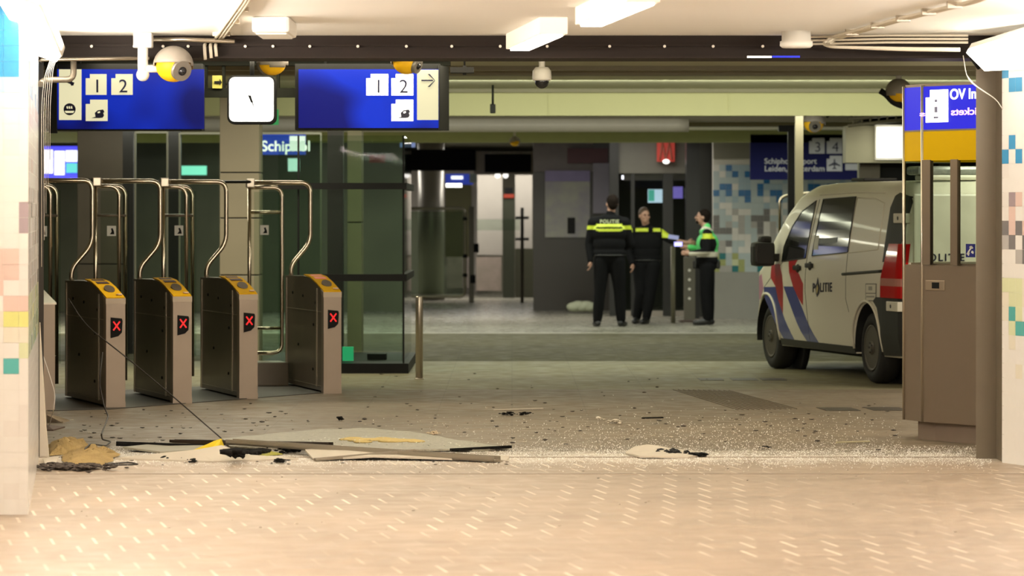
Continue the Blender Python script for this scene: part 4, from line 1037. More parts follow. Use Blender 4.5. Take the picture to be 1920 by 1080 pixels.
def head(b, c, rz, s=1.0, pitch=0):
    R = Matrix.Rotation(rz, 3, 'Z') @ Matrix.Rotation(pitch, 3, 'X')        # face toward local -Y
    def L(x, y, z): return Vector(c)+R @ (Vector((x, y, z))*s)
    def bl(x, y, z, r, sc=(1, 1, 1)):
        t = bmesh.new(); bmesh.ops.create_uvsphere(t, u_segments=18, v_segments=12, radius=r*s)
        M = Matrix.Translation(L(x, y, z)) @ R.to_4x4() @ Matrix.Diagonal((*sc, 1)); b.add(t, None, M)
    bl(0, .015, .02, .098, (.80, 1.0, 1.0)); bl(0, -.02, -.045, .070, (.86, .95, 1.05)); bl(0, -.052, -.088, .030, (1.1, .8, .8))
    bl(0, -.098, -.012, .014, (.8, 1.0, 1.6)); bl(0, -.107, -.026, .013, (1.1, 1, .8)); bl(0, -.082, .018, .020, (2.4, .6, .5))
    bl(0, -.088, -.058, .013, (1.9, .7, .45)); bl(0, -.086, -.068, .012, (1.6, .7, .5))
    for k in (-1, 1):
        bl(k*.080, .012, -.01, .022, (.35, .8, 1.3)); bl(k*.042, -.070, -.025, .02)
    return L, R
def officer(name, loc, rz, label, spec):
    root = empty(name, loc, rz); tag(root, label, 'person', 'officers talking in the hall')
    S = spec['s']; H = lambda p: Vector(p)*S
    j = {k: H(v) for k, v in spec['j'].items()}
    b = MB(); L, R = head(b, j['head'], spec['face'], S*spec.get('hs', 1.0), spec.get('pitch', 0))
    chain(b, [(j['head']+Vector((0, .02, -.05))*S, .055*S), (j['neck'], .058*S), (j['chest'], .11*S), (j['pelvis'], .12*S)])
    for s in ('l', 'r'):
        chain(b, [(j['neck']+Vector((0, 0, -.04)), .05), (j['sh'+s], .05), (j['el'+s], .036), (j['wr'+s], .025)])
        hand(b, j['wr'+s], spec['hd'+s], 1 if s == 'l' else -1, spec.get('up'+s, (0, -1, 0)), spec.get('curl', .5))
        chain(b, [(j['pelvis'], .1), (j['hip'+s], .08), (j['kn'+s], .05), (j['an'+s], .036)])
    solid('body', b, M_skin, root, .0065, 3)
    # eyes and brows are on the body; pupils as small dark shapes
    b = MB()
    for k in (-1, 1): b.sph(L(k*.032, -.088, .004), .0085*S, n=10, sc=(1.3, .6, .7)); b.sph(L(k*.033, -.096, .022), .007*S, n=8, sc=(2.4, .5, .5))
    b.build('eyes', M_hair, root)
    # hair
    hb = MB()
    def bl(x, y, z, r, sc):
        t = bmesh.new(); bmesh.ops.create_uvsphere(t, u_segments=20, v_segments=14, radius=r*S); hb.add(t, None, Matrix.Translation(L(x, y, z)) @ R.to_4x4() @ Matrix.Diagonal((*sc, 1)))
    bl(0, .028, .038, .102, (.83, .98, .96)); bl(0, .05, .0, .088, (.86, .8, 1.0))
    if spec.get('beard'): bl(0, -.052, -.078, .044, (1.15, .9, .75)); 
    solid('hair', hb, spec['hair'], root, .008, 3)
    # trousers
    b = MB(); b.sph(j['pelvis']+Vector((0, 0, .02)), .165*S, sc=(1.05, .78, .9))
    for s in ('l', 'r'): chain(b, [(j['hip'+s], .12*S), (j['kn'+s]*.5+j['hip'+s]*.5, .105*S), (j['kn'+s], .085*S), (j['kn'+s]*.45+j['an'+s]*.55, .08*S), (j['an'+s]+Vector((0, 0, .01)), .068*S)])
    solid('trousers', b, M_uni, root, .012, 5)
    for s in ('l', 'r'):
        a = j['an'+s]; t = Vector(spec['toe'+s]).normalized(); b = MB()
        chain(b, [(Vector((a.x, a.y, .15)), .052), (Vector((a.x, a.y, .06)), .05), (Vector((a.x, a.y, .045))+t*.09, .045), (Vector((a.x, a.y, .036))+t*.18, .036)])
        b.sph((a.x-t.x*.03, a.y-t.y*.03, .045), .044)
        o = solid('boot', b, M_boot, root, .010, 4)
        for v in o.data.vertices: v.co.z = max(v.co.z, 0.0)
    # jacket
    b = MB(); ch = j['chest']; pe = j['pelvis']; nk = j['neck']
    fx = spec.get('yaw', 0); Rz = Matrix.Rotation(fx, 4, 'Z')
    def el(p, r, sc):
        t = bmesh.new(); bmesh.ops.create_uvsphere(t, u_segments=24, v_segments=16, radius=r*S); b.add(t, None, Matrix.Translation(p) @ Rz @ Matrix.Diagonal((*sc, 1)))
    el(ch, .19, (1.08*spec.get('bulk', 1), .76*spec.get('deep', 1), 1.0)); el(ch*.55+pe*.45, .175, (1.04*spec.get('bulk', 1), .80*spec.get('deep', 1), 1.1)); el(pe+Vector((0, 0, .06)), .172, (1.10*spec.get('bulk', 1), .84*spec.get('deep', 1), .62)); el(nk+Vector((0, 0, -.06)), .12, (1.5, .9, .6))
    chain(b, [(nk+Vector((0, 0, .01)), .068*S), (nk+Vector((0, 0, -.05)), .085*S)])
    for s in ('l', 'r'):
        chain(b, [(nk+Vector((0, 0, -.07)), .07*S), (j['sh'+s], .078*S), (j['sh'+s]*.45+j['el'+s]*.55, .068*S), (j['el'+s], .060*S)])
        e, w_ = j['el'+s], j['wr'+s]
        if s in spec.get('bare', ''): chain(b, [(e, .055*S), (e.lerp(w_, .25), .05*S)])
        else: chain(b, [(e, .060*S), (w_.lerp(e, .06), .044*S)])
    solid('jacket', b, M_uni, root, .009, 4, [M_uni, M_hiy, M_hig, M_hir], spec['pick'])
    # belt
    b = MB(); p = pe+Vector((0, 0, .03)); el(p, .178, (1.06*spec.get('bulk', 1), .84, .18)); 
    for dx in (-.17, .16): b.box((p.x+dx-.03, p.y-.05, p.z-.09), (p.x+dx+.03, p.y+.05, p.z+.03), bev=.01)
    solid('belt', b, M_boot, root, .010, 3)
    return root, j
G1 = G(1142, 612.5)
def pk1(c):
    z = c.z
    if c.x**2 < .035 and c.y < 0:
        if 1.355 < z < 1.385 or 1.42 < z < 1.450: return 1
        if 1.385 <= z <= 1.405: return 0
    if 1.375 < z < 1.425 and abs(c.x) > .165: return 1
    if 1.345 < z < 1.445 and abs(c.x) <= .16 and c.y < 0: return 1 if (z < 1.375 or 1.40 < z < 1.43) else 0
    return 0
off1, j1 = officer('police_officer', (G1.x, G1.y, 0), 0, 'person in black uniform with yellow shoulder bands, seen from behind', dict(
    s=1.0, face=math.pi+.25, hair=M_hair, j=dict(head=(.04, 0, 1.735), neck=(.02, .01, 1.58), chest=(.0, 0, 1.33), pelvis=(0, 0, .98), shl=(-.225, 0, 1.47), shr=(.225, 0, 1.47),
    ell=(-.285, .02, 1.17), elr=(.30, .04, 1.17), wrl=(-.265, -.06, .92), wrr=(.13, .20, 1.06), hipl=(-.10, 0, .93), hipr=(.11, 0, .93), knl=(-.13, -.01, .50), knr=(.15, .02, .50), anl=(-.165, 0, .10), anr=(.17, .03, .10)),
    hdl=(0, -.15, -1), hdr=(-.9, .3, .1), toel=(-.2, 1, 0), toer=(.35, .9, 0), pick=pk1, bulk=1.28, yaw=0))
tx = text_mesh('POLITIE', .07, depth=.004, bold=True, align='CENTER', space=1.15); tx.materials.append(mat('letter_pale', (.6, .65, .4), .5))
link('lettering', tx, off1, facing((.0, -.165, 1.462)))
def pk2(c):
    if 1.335 < c.z < 1.385 and (abs(c.x) < .20) and c.y < -.02: return 1 if c.x < .02 and c.x > -.16 or c.x > .09 else 0
    if c.x > .19 and c.x < .42 and c.z > 1.25 and c.z < 1.37: return 1 if c.x > .22 and c.x < .36 else 0
    if c.x < -.2 and 1.33 < c.z < 1.38: return 1
    return 0
G2 = G(1212, 607.5)
off2, j2 = officer('police_officer', (G2.x, G2.y, 0), 0, 'person in black uniform reaching out a bare arm to the colleague in the green vest', dict(
    s=.94, face=.35, hair=M_hairb, j=dict(head=(-.03, -.05, 1.665), neck=(0, 0, 1.50), chest=(0, 0, 1.25), pelvis=(0, .02, .95), shl=(-.20, 0, 1.41), shr=(.20, -.01, 1.40),
    ell=(-.29, -.05, 1.14), elr=(.37, -.10, 1.29), wrl=(-.22, -.14, .93), wrr=(.62, -.16, 1.255), hipl=(-.10, .02, .90), hipr=(.10, 0, .90), knl=(-.09, .0, .48), knr=(.06, -.03, .48), anl=(-.14, .12, .10), anr=(.0, -.02, .10)),
    hdl=(.1, -.2, -1), hdr=(1, -.05, -.05), upr=(0, 0, 1), toel=(-.3, -1, 0), toer=(-.4, -.9, 0), pick=pk2, bare='r', bulk=1.22))
def pk3(c):
    x, z = c.x, c.z
    if z < 1.05 and z > .975 and abs(x) < .3: return 3
    if z < 1.0: return 0
    arm = (c.y < -.13) and (z < 1.42)
    if arm:
        if 1.24 < z < 1.31 and x > -.09: return 1
        return 0
    if abs(z-(1.40-abs(x+.02)*.3)) < .018: return 3
    return 2 if z < 1.46 else 0
G3 = G(1323, 609.5)
off3, j3 = officer('police_officer', (G3.x, G3.y, 0), 0, 'bearded person in black uniform and green reflective vest facing left', dict(
    s=.93, face=-math.pi/2-.1+math.pi*0, pitch=-.12, beard=True, hair=M_hair, j=dict(head=(-.05, 0, 1.66), neck=(.01, 0, 1.50), chest=(.03, 0, 1.25), pelvis=(.02, 0, .93), shl=(.02, -.20, 1.40), shr=(.02, .20, 1.40),
    ell=(.0, -.27, 1.14), elr=(-.02, .26, 1.15), wrl=(-.25, -.20, 1.10), wrr=(-.26, .12, 1.20), hipl=(.02, -.10, .90), hipr=(.03, .10, .90), knl=(-.01, -.11, .48), knr=(.06, .11, .48), anl=(.02, -.11, .10), anr=(.07, .12, .10)),
    hdl=(-1, .1, .15), hdr=(-1, -.1, .1), upl=(0, 0, 1), upr=(0, 0, 1), toel=(-1, -.1, 0), toer=(-1, .15, 0), pick=pk3, yaw=math.pi/2, bulk=1.05, deep=1.22))
b = MB(); b.box((-.065, -.004, -.035), (.065, .004, .035), bev=.003)
ph = empty('mobile_phone', (G3.x-.40, G3.y-.16, 1.16)); tag(ph, 'small device with a glowing bluish screen held by the vested officer', 'phone')
b.build('case', M_black, ph); b = MB(); b.box((-.058, -.0055, -.03), (.058, -.0042, .03)); b.build('screen', mat('screen_glow', (.3, .3, .8), .3, emis=(.40, .38, 1.0), estr=1.8), ph)
b = MB(); b.box((-.10, -.002, -.03), (.05, .002, .03)); pc = b.build('identity_card', mat('card_blue', (.30, .32, .62), .5), None, Matrix.Translation((G3.x-.44, G3.y-.1, 1.255)) @ Matrix.Rotation(.15, 4, 'Y'))
tag(pc, 'pale blue card held between the two officers', 'card')
# ================================================================ HALL BACKGROUND
def panel(name, x0, y0, x1, y1, d, m, th=.05, label=None, cat=None, parent=None, group=None, st=False):
    b = MB(); b.box((XW(x0, d), d, ZW(y1, d)), (XW(x1, d), d+th, ZW(y0, d))); o = b.build(name, m, parent)
    if st: struct(o)
    if label: tag(o, label, cat, group)
    return o
# far shell
b = MB(); b.box((-14, 76, 0), (14, 76.2, 3.2)); struct(b.build('wall_far', mat('far_wall', (.16, .155, .11), .7, var=.4, vscale=.5)))
b = MB(); b.box((-14.2, -1, 0), (-14, 76, 3.2)); struct(b.build('wall_hall_left', mat('hall_side', (.12, .12, .09), .7, var=.4)))
b = MB(); b.box((14, -1, 0), (14.2, 76, 3.2)); struct(b.build('wall_hall_right', MATS['hall_side']))
# ---- left, seen between and above the gates
M_stone = mat('beige_stone', (.36, .30, .21), .45, var=.15, vscale=2)
M_dg = mat('dark_green_cladding', (.12, .125, .08), .3, var=.5, vscale=1.5)
struct(panel('wall_shopfront', -60, 245, 760, 585, 56, M_dg))
def column(px0, px1, d, m, label, top=2.685, seams=(1.0, 2.0)):
    root = empty('stone_column', (XW((px0+px1)/2, d), d+.2, 0)); tag(root, label, 'column')
    w_ = (px1-px0)/2*d/FPX; b = MB(); z0 = 0
    for z1 in list(seams)+[top]: b.box((-w_, -.2, z0+.006), (w_, .3, z1-.006), bev=.006); z0 = z1
    b.build('cladding', m, root); b = MB(); b.box((-w_+.008, -.19, 0), (w_-.008, .29, top)); b.build('core', M_dark, root)
column(145, 240, 41, mat('brown_stone', (.20, .165, .115), .5, var=.3, vscale=3), 'brown stone column behind the two leftmost gates')
column(412, 486, 36.5, M_stone, 'beige stone column behind the third and fourth gates', 2.96, (.95, 1.55, 2.03))
column(651, 678, 38.2, mat('tan_stone', (.30, .26, .17), .5, var=.2), 'slim tan column behind the glass enclosure', 2.68, (1.5,))
for x0, x1, d, l in ((230, 250, 39.5, 'slim black post between the brown column and the glass front'), (312, 338, 39.5, 'black post behind the second gate')):
    panel('black_post', x0, 240, x1, 400+1.6*FPX/d, d, mat('post_black', (.012, .012, .010), .4), .15, l, 'post')
# glass screens behind gates
for x0, x1, y0, l in ((255, 312, 250, 'narrow dark glass pane behind the second gate'), (338, 412, 252, 'wide dark glass pane with a pale upper frame behind the third gate'), (486, 600, 252, 'dark glass pane left of the black lift post')):
    r_ = empty('glass_screen', (0, 0, 0)); tag(r_, l, 'glass screen'); d = 39
    panel('pane', x0, y0, x1, 400+1.6*FPX/d, d, M_glassg, .01, parent=r_)
    panel('frame', x0-3, y0-3, x0, 400+1.6*FPX/d, d-.02, mat('alu_frame', (.34, .34, .27), .35, metal=.5), .05, parent=r_); panel('frame', x1, y0-3, x1+3, 400+1.6*FPX/d, d-.02, MATS['alu_frame'], .05, parent=r_)
    panel('frame', x0, y0-4, x1, y0, d-.02, MATS['alu_frame'], .05, parent=r_)
# lit signs seen there
def lit(name, x0, y0, x1, y1, d, c, s, label, cat='sign', parent=None):
    return panel(name, x0, y0, x1, y1, d, mat('glow_%02d%02d%02d_%d' % (c[0]*99, c[1]*99, c[2]*99, s*100), tuple(k*.5 for k in c), .5, emis=c, estr=s), .06, label, cat, parent)
r_ = empty('advert_screen'); tag(r_, 'bright blue and white advert screen at far left behind the gates', 'screen')
lit('blue_frame', 70, 274, 146, 335, 50, (.06, .06, .8), 1.0, None, None, r_)
for x0, x1, y0, y1 in ((78, 98, 281, 325), (102, 120, 283, 328), (123, 144, 282, 303)): lit('white_panel', x0, y0, x1, y1, 49.9, (.85, .85, 1), 1.8, None, None, r_)
lit('teal_panel', 124, 306, 144, 324, 49.9, (.1, .6, .6), 1.0, None, None, r_)
lit('glowing_sign', 336, 311, 387, 328, 54, (.25, .9, .65), 1.0, 'blurry teal glowing sign behind the third gate')
lit('glowing_sign', 424, 308, 441, 322, 54, (.35, .5, .8), .9, 'tiny blue glowing sign left of the beige column')
r_ = empty('hanging_sign'); tag(r_, 'small blue hanging sign with white writing left of the lift post', 'sign')
lit('blue_panel', 486, 252, 573, 290, 45, (.03, .07, .5), .9, None, None, r_)
me = text_mesh('Schiphol', .19, depth=.004, bold=True); me.materials.append(M_white_lit); link('lettering', me, r_, facing((XW(489, 44.9), 44.93, ZW(283, 44.9))))
lit('white_panel', 543, 255, 572, 283, 44.9, (1, 1, .95), 1.5, None, None, r_)
lit('glowing_sign', 540, 297, 561, 321, 52, (.7, 1, .9), 1.3, 'small pale green glowing sign below the hanging sign')
lit('exit_sign', 500, 205, 522, 234, 37.8, (.05, .5, .15), .35, 'dim green exit sign right of the square clock')
lit('glowing_sign', 905-155, 262, 778, 276, 52, (.3, .4, .75), .5, 'dim blue sign right above the glass enclosure')
panel('red_sign', 692, 290, 722, 305, 52, mat('dim_red', (.22, .03, .02), .5), .05, 'dim red sign seen through the lift glass', 'sign')
for i, (x0, y0, x1, y1) in enumerate(((715, 296, 756, 318), (718, 262, 760, 272), (836, 344, 866, 351))):
    r_ = lit('tube_lamp', x0, y0, x1, y1-6 if i == 0 else y1, 58, (1, .97, .85), 3.0, ['bright lamp seen through the upper lift glass', 'long lamp at the top of the lift glass', 'small lamp under the far blue sign'][i], 'lamp')
# ---- centre
dc = 64.0; fy = 400+1.6*FPX/dc
root = empty('round_column', (XW(808, dc), dc, 0)); tag(root, 'fat silver round column left of the far glass gate', 'column')
b = MB(); b.lathe([(0, 0), (.24, 0), (.24, 2.9), (0, 2.9)], n=40); smooth_all(b.build('shaft', mat('column_silver', (.52, .49, .44), .35, metal=.3), root))
b = MB(); b.lathe([(0, 0), (.255, 0), (.255, .09), (.24, .10), (0, .10)], n=40); b.build('base_ring', M_grey, root)
M_wht = mat('far_white_panel', (.42, .385, .34), .6, var=.1)
struct(panel('wall_centre', 757, 320, 1002, fy+2, 70, mat('far_beige', (.30, .28, .21), .6, var=.25, vscale=1)))
panel('wall_cladding', 757, 318, 895, 560, 69.5, M_wht, .05, 'white wall panel behind the silver round column', 'wall panel')
r_ = panel('dark_opening', 835, 345, 884, 482, 69.2, mat('olive_dark', (.10, .095, .035), .7, var=.3), .05, 'olive dark doorway right of the silver column', 'doorway')
panel('white_board', 895, 328, 942, 478, 66, M_wht, .04, 'tall pale board left of the dark arched door', 'board')
panel('poster', 838, 482, 884, 540, 68.8, mat('poster_beige', (.40, .34, .30), .6, var=.5, vscale=5), .03, 'blurry beige poster low on the far wall beside the column', 'poster')
panel('poster', 893, 482, 940, 545, 65.9, mat('poster_pink', (.42, .32, .28), .6, var=.5, vscale=6, col2=(.22, .20, .16)), .03, 'blurry pinkish poster below the tall pale board', 'poster')
r_ = empty('arched_door'); tag(r_, 'narrow dark door with arched red-edged top', 'door'); d = 65.5
b = MB(); pts = [(943, 563), (943, 368)]+[(954-11*math.cos(math.pi*i/10), 366-14*math.sin(math.pi*i/10)) for i in range(11)]+[(965, 563)]
b.prism([(XW(x, d), ZW(y, d)) for x, y in pts], 1, d, d+.06); b.build('leaf', mat('door_darkgreen', (.045, .05, .03), .5, var=.3), r_)
panel('red_band', 944, 364, 964, 371, d-.02, mat('band_red', (.30, .04, .02), .5), .02, parent=r_); panel('black_cap', 946, 352, 962, 364, d-.02, M_black, .02, parent=r_)
panel('white_board', 966, 328, 998, 466, 66, M_wht, .04, 'pale board behind the tall pole with clamps', 'board')
panel('wall_cladding', 966, 466, 1002, 562, 65.8, mat('panel_olive', (.06, .06, .035), .5, var=.3), .04, 'dark panel below the pale board at the pole', 'wall panel')
panel('shop_fascia', 757, 280, 892, 320, 62, M_black, .2, 'long black shop fascia above the silver column', 'fascia')
panel('fascia_board', 889, 284, 1000, 326, 62.2, mat('board_pale', (.55, .48, .40), .6), .2, 'pale fascia board carrying the black display', 'fascia')
r_ = panel('display_board', 909, 289, 996, 323, 61.8, M_black, .1, 'black display board with an unlit face', 'display')
lit('lit_dash', 0, 0, 1, 1, 61.7, (.9, .9, .8), .6, None, None, r_) if False else None
for x in range(916, 990, 9): panel('lit_dash', x, 285, x+6, 287, 61.7, mat('dash', (.6, .6, .5), .5), .02, parent=r_)
r_ = lit('hanging_sign', 835, 326, 887, 346, 61, (.02, .04, .30), .8, 'small far blue sign beside the black fascia')
panel('lettering', 846, 330, 868, 336, 60.95, MATS['letter_white'], .02, parent=r_); panel('white_tab', 880, 326, 893, 343, 60.95, mat('tab_pale', (.5, .6, .6), .5), .02, parent=r_)
b = MB(); 
for x in (933, 948): b.sph((XW(x, 63), 63, ZW(329, 63)), .05)
tag(b.build('spotlight', M_white_lit), 'pair of tiny bright spots under the black display board', 'lamp')
# far glass swing gate with tube frame
dg = 62.0
def tubepx(pts, d, r, rad=.12): 
    b = MB(); b.tube(arc([P(x, y, d) for x, y in pts], rad, 6), r, n=10); return b
r_ = empty('glass_gate', (XW(765, dg), dg, 0)); r_.matrix_world = Matrix.Identity(4); tag(r_, 'tall glass gate in a rounded steel tube frame before the silver column', 'gate')
tubepx([(763, 480), (763, 391), (872, 391), (872, 556), (763, 556), (763, 480)], dg, .03).build('frame', mat('tube_dim', (.30, .28, .20), .3, metal=.8), r_)
b = MB(); b.box((XW(768, dg), dg-.01, ZW(552, dg)), (XW(868, dg), dg+.01, ZW(396, dg))); b.build('pane', glass('hazy_glass', (.72, .80, .70), .15, .2), r_)
for y in (440, 470): b = MB(); b.box(P(754, y, dg)-Vector((0, .03, 0)), P(768, y+14, dg)+Vector((0, .03, 0))); b.build('lock_box', M_black, r_)
for x in (760, 872):
    for y in (410, 480, 516): b = MB(); b.sph(P(x, y, dg), .045); b.build('clamp', M_dark, r_)
r_ = empty('steel_post', (XW(884, dg), dg, 0)); tag(r_, 'dark post with lock boxes right of the far glass gate', 'post')
b = MB(); b.box((-.045, -.04, 0), (.045, .04, 1.72)); b.build('shaft', mat('post_olive', (.07, .06, .04), .4, metal=.3), r_)
b = MB(); b.box((.04, -.05, .90), (.13, .05, 1.06)); b.build('lock_box', M_black, r_); b = MB(); b.box((-.02, -.07, .35), (.07, -.03, .5)); b.build('lock_box', M_black, r_)
r_ = empty('steel_post', (XW(979, dg), dg, 0)); tag(r_, 'slim pole with two clamps before the pale boards', 'post')
b = MB(); b.cyl((0, 0, 0), (0, 0, 1.70), .03, n=12); b.build('shaft', MATS['post_olive'], r_)
for z in (1.52, 1.14): b = MB(); b.cyl((-.12, 0, z), (.12, 0, z), .025, n=8); b.build('clamp', M_dark, r_)
b = MB(); b.box((XW(893, dg), dg-.005, ZW(432, dg)), (XW(975, dg), dg+.005, ZW(411, dg))); tag(b.build('glass_strip', M_glassg), 'faint green glass band between the two posts', 'glass screen')
# ---- shop block between x 1000 and 1340
dk = 57.0
M_brownp = mat('dark_brown_panel', (.022, .015, .012), .3, var=.4, vscale=1)
struct(panel('wall_shop', 1000, 262, 1150, 400+1.6*FPX/dk, dk, M_brownp, .3))
r_ = panel('map_poster', 1022, 320, 1106, 445, dk-.1, mat('map_paper', (.42, .43, .31), .6, var=.4, vscale=5, col2=(.22, .20, .30)), .05, 'large pale map poster on the dark wall left of the officers', 'poster')
panel('map_header', 1022, 320, 1106, 340, dk-.12, mat('map_violet', (.26, .22, .42), .5, var=.4, vscale=4), .02, parent=r_)
panel('map_key', 1064, 408, 1078, 438, dk-.12, M_dark, .02, parent=r_)
panel('violet_sign', 1000, 262, 1112, 322, dk-.05, mat('panel_mauve', (.17, .145, .145), .5, var=.3), .05, 'dull mauve fascia above the map poster', 'fascia')
panel('violet_sign', 1064, 278, 1140, 306, dk-.15, mat('panel_wine', (.085, .02, .03), .5, var=.3), .05, 'dark wine red sign above the officer seen from behind', 'sign')
panel('silver_pilaster', 1112, 306, 1142, 400, dk-.2, mat('pilaster', (.24, .22, .28), .4, var=.4, vscale=2), .1, 'pale violet pilaster behind the back-turned officer', 'pilaster')
b = MB(); rr = random.Random(11)
for k in range(5): b.sph((XW(1072+k*7, 58), 55.5, .10+.02*(k % 2)), .10, sc=(1.3, .8, .8))
tag(b.build('bin_bag', mat('bag_pale', (.45, .48, .34), .6, var=.2)), 'pale crumpled bag on the floor by the dark wall', 'bag')
dsx = 54.0; fb = 400+1.6*FPX/dsx
struct(panel('wall_shop_rear', 1140, 245, 1345, 400+1.6*FPX/59, 59, mat('shop_inside', (.075, .068, .048), .5, var=.5, vscale=1.3), .1))
panel('shop_fascia', 1157, 262, 1300, 325, dsx, mat('fascia_grey', (.13, .125, .10), .5, var=.2), .3, 'grey shop fascia with a red square sign', 'fascia')
panel('lit_ceiling_band', 1170, 326, 1290, 338, dsx+.3, mat('band_pale', (.34, .32, .32), .5, var=.3), .2, 'pale bulkhead below the grey fascia', 'bulkhead')
for x0, x1, l in ((1143, 1160, 'left black upright of the shopfront'), (1183, 1190, 'thin dark mullion behind the middle officer'), (1243, 1262, 'black mullion between the two shop screens')):
    panel('shop_mullion', x0, 262 if x0 < 1150 else 326, x1, fb, dsx-.05, mat('mullion', (.012, .012, .011), .4), .12, l, 'mullion')
r_ = empty('shop_glass'); tag(r_, 'dark shop glass front behind the officers', 'shopfront')
for x0, x1 in ((1160, 1183), (1190, 1243), (1262, 1292)): panel('pane', x0, 338, x1, fb-8, dsx, M_glassg, .02, parent=r_)
panel('kick_plate', 1157, fb-10, 1295, fb, dsx-.02, M_grey, .06, parent=r_)
r_ = empty('red_sign'); tag(r_, 'red square fast food sign with pale arches on the grey fascia', 'sign')
panel('red_square', 1232, 262, 1265, 303, dsx-.2, mat('sign_red', (.32, .02, .012), .5, emis=(.6, .04, .02), estr=.25), .12, parent=r_)
b = MB(); d_ = dsx-.22
for a, c in (((1237, 300), (1242, 268)), ((1242, 268), (1248, 298)), ((1248, 298), (1255, 268)), ((1255, 268), (1260, 300))):
    b.cyl(P(*a, d_), P(*c, d_), .014, n=8)
b.build('arches', mat('arch_pale', (.30, .08, .05), .5), r_)
panel('black_square', 1240, 282, 1257, 303, dsx-.21, M_black, .02, parent=r_) if False else None
b = MB(); b.sph(P(1249, 303, dsx-.3), .045, sc=(1.2, .6, .8)); tag(b.build('spotlight', M_white_lit), 'small bright spot under the red sign', 'lamp')
lit('ceiling_spot', 1166, 329, 1186, 336, 56, (.9, .9, 1), 2.5, 'bright oval ceiling light inside the shop', 'lamp')
r_ = lit('shop_screen', 1215, 355, 1242, 380, 55, (.6, .75, .95), .9, 'small teal and white glowing screen inside the shop', 'screen'); lit('teal_patch', 1216, 356, 1227, 377, 54.95, (.1, .5, .4), .7, None, None, r_)
lit('shop_screen', 1262, 350, 1280, 372, 55, (.22, .16, .6), .8, 'small violet glowing screen beside the black column', 'screen')
panel('shop_screen', 1283, 352, 1288, 372, 54.9, mat('pale_strip', (.6, .6, .6), .5), .03, 'thin pale strip beside the violet screen', 'panel')
panel('black_column', 1287, 246, 1312, 400+1.6*FPX/52.6, 52.6, mat('blackcol', (.013, .013, .014), .35), .4, 'wide black column right of the shopfront', 'column')
panel('dark_return', 1312, 255, 1338, 400+1.6*FPX/53.5, 53.5, mat('returnd', (.028, .028, .024), .4), .3, 'dark wall return between black column and mosaic wall', 'wall panel')
r_ = empty('slim_post', (XW(1262, 50.5), 50.5, 0)); tag(r_, 'slim grey post between the two facing officers', 'post')
b = MB(); b.cyl((0, 0, 0), (0, 0, 1.12), .035, n=14); b.build('shaft', mat('post_grey', (.16, .15, .10), .4, metal=.3), r_)
r_ = empty('service_pillar', (XW(1296, 51.8), 51.8, 0)); tag(r_, 'low grey pillar with a column of pale buttons behind the vested officer', 'pillar')
b = MB(); b.box((-.11, -.06, 0), (.06, .06, .95), bev=.01); b.build('body', mat('pillar_grey', (.12, .11, .085), .5), r_)
for k in range(4): b = MB(); b.cyl((-.03, -.06, .75-k*.14), (-.03, -.075, .75-k*.14), .022, n=10); b.build('button', M_white, r_)
b = MB(); b.box((XW(1275, 51), 50.9, 0), (XW(1312, 51), 51.4, .02)); tag(b.build('door_mat', mat('mat_brown', (.05, .03, .02), .8)), 'brown door mat behind the vested officer', 'mat')
# ---- mosaic wall and station sign
dm = 52.5; fm = 400+1.6*FPX/dm
b = MB(); b.box((XW(1337, dm), dm, 0), (XW(1620, dm), dm+.3, 2.95), M_grout)
b.box((XW(1337, dm), dm-.01, 0), (XW(1620, dm), dm, ZW(510, dm)), mat('lower_render', (.38, .37, .34), .5, var=.1)); b.box((XW(1337, dm), dm-.012, ZW(298, dm)), (XW(1407, dm), dm, ZW(255, dm)), mat('upper_render', (.22, .21, .165), .6))
b.box((XW(1337, dm), dm-.012, ZW(255, dm)), (XW(1620, dm), dm, ZW(238, dm)), M_dark)
rr = random.Random(21); ts = .0955; nz_ = int((ZW(298, dm)-ZW(510, dm))/ts)
acc = set()
for ix, jz, cells in ((1383, 308, ((0, 0),)), (1372, 319, ((0, 0),)), (1380, 330, ((0, 0),)), (1398, 330, ((0, 0),)), (1350, 346, ((0, 0), (1, 0), (1, -1))), (1388, 357, ((0, 0), (1, 0), (1, -1))), (1430, 345, ((0, 0), (0, -1))),
                      (1455, 357, ((0, 0), (1, 0), (1, -1))), (1343, 368, ((0, 0),)), (1520, 350, ((0, 0), (1, 0), (0, -1))), (1439, 340, ((0, 0),)), (1560, 350, ((0, 0), (1, 0)))):
    i0 = int((ix-1337)*dm/FPX/ts); j0 = int((510-jz)*dm/FPX/ts)
    for q_, c_ in cells: acc.add((i0+q_, j0+c_))
def fmz(i, j):
    py = 510-(j+.5)*ts*FPX/dm; r = rr.random()
    if (i, j) in acc: return 'B'
    if py < 390: return 's' if r < .55 else ('k' if r < .85 else 'v')
    if py < 470: return 'g' if r < .14 else ('h' if r < .34 else ('v' if r < .62 else 's'))
    return 'n' if r < .22 else ('q' if r < .42 else ('d' if r < .54 else ('h' if r < .75 else 's')))
mosaic(b, (XW(1337, dm), dm-.012, ZW(510, dm)), (1, 0, 0), (0, 0, 1), 24, nz_, ts, ts, fmz, .0008)
struct(b.build('wall_mosaic'))
ds = 50.0
r_ = empty('station_sign'); tag(r_, 'dark blue station sign for tracks 3 and 4 with destinations, behind the posts', 'sign')
panel('blue_face', 1407, 252, 1608, 337, ds, mat('station_blue', (.007, .008, .065), .6, spec=.1), .15, parent=r_); M_pgrey = mat('print_pale', (.42, .42, .46), .5)
icon(r_, 1517, 259, 29, 29, ds-.01, '3', m=M_pgrey); icon(r_, 1550, 259, 29, 29, ds-.01, '4', m=M_pgrey); icon(r_, 1550, 292, 29, 29, ds-.01, kind='plane', m=M_pgrey)
panel('white_tab', 1585, 307, 1608, 319, ds-.02, M_pgrey, .02, parent=r_)
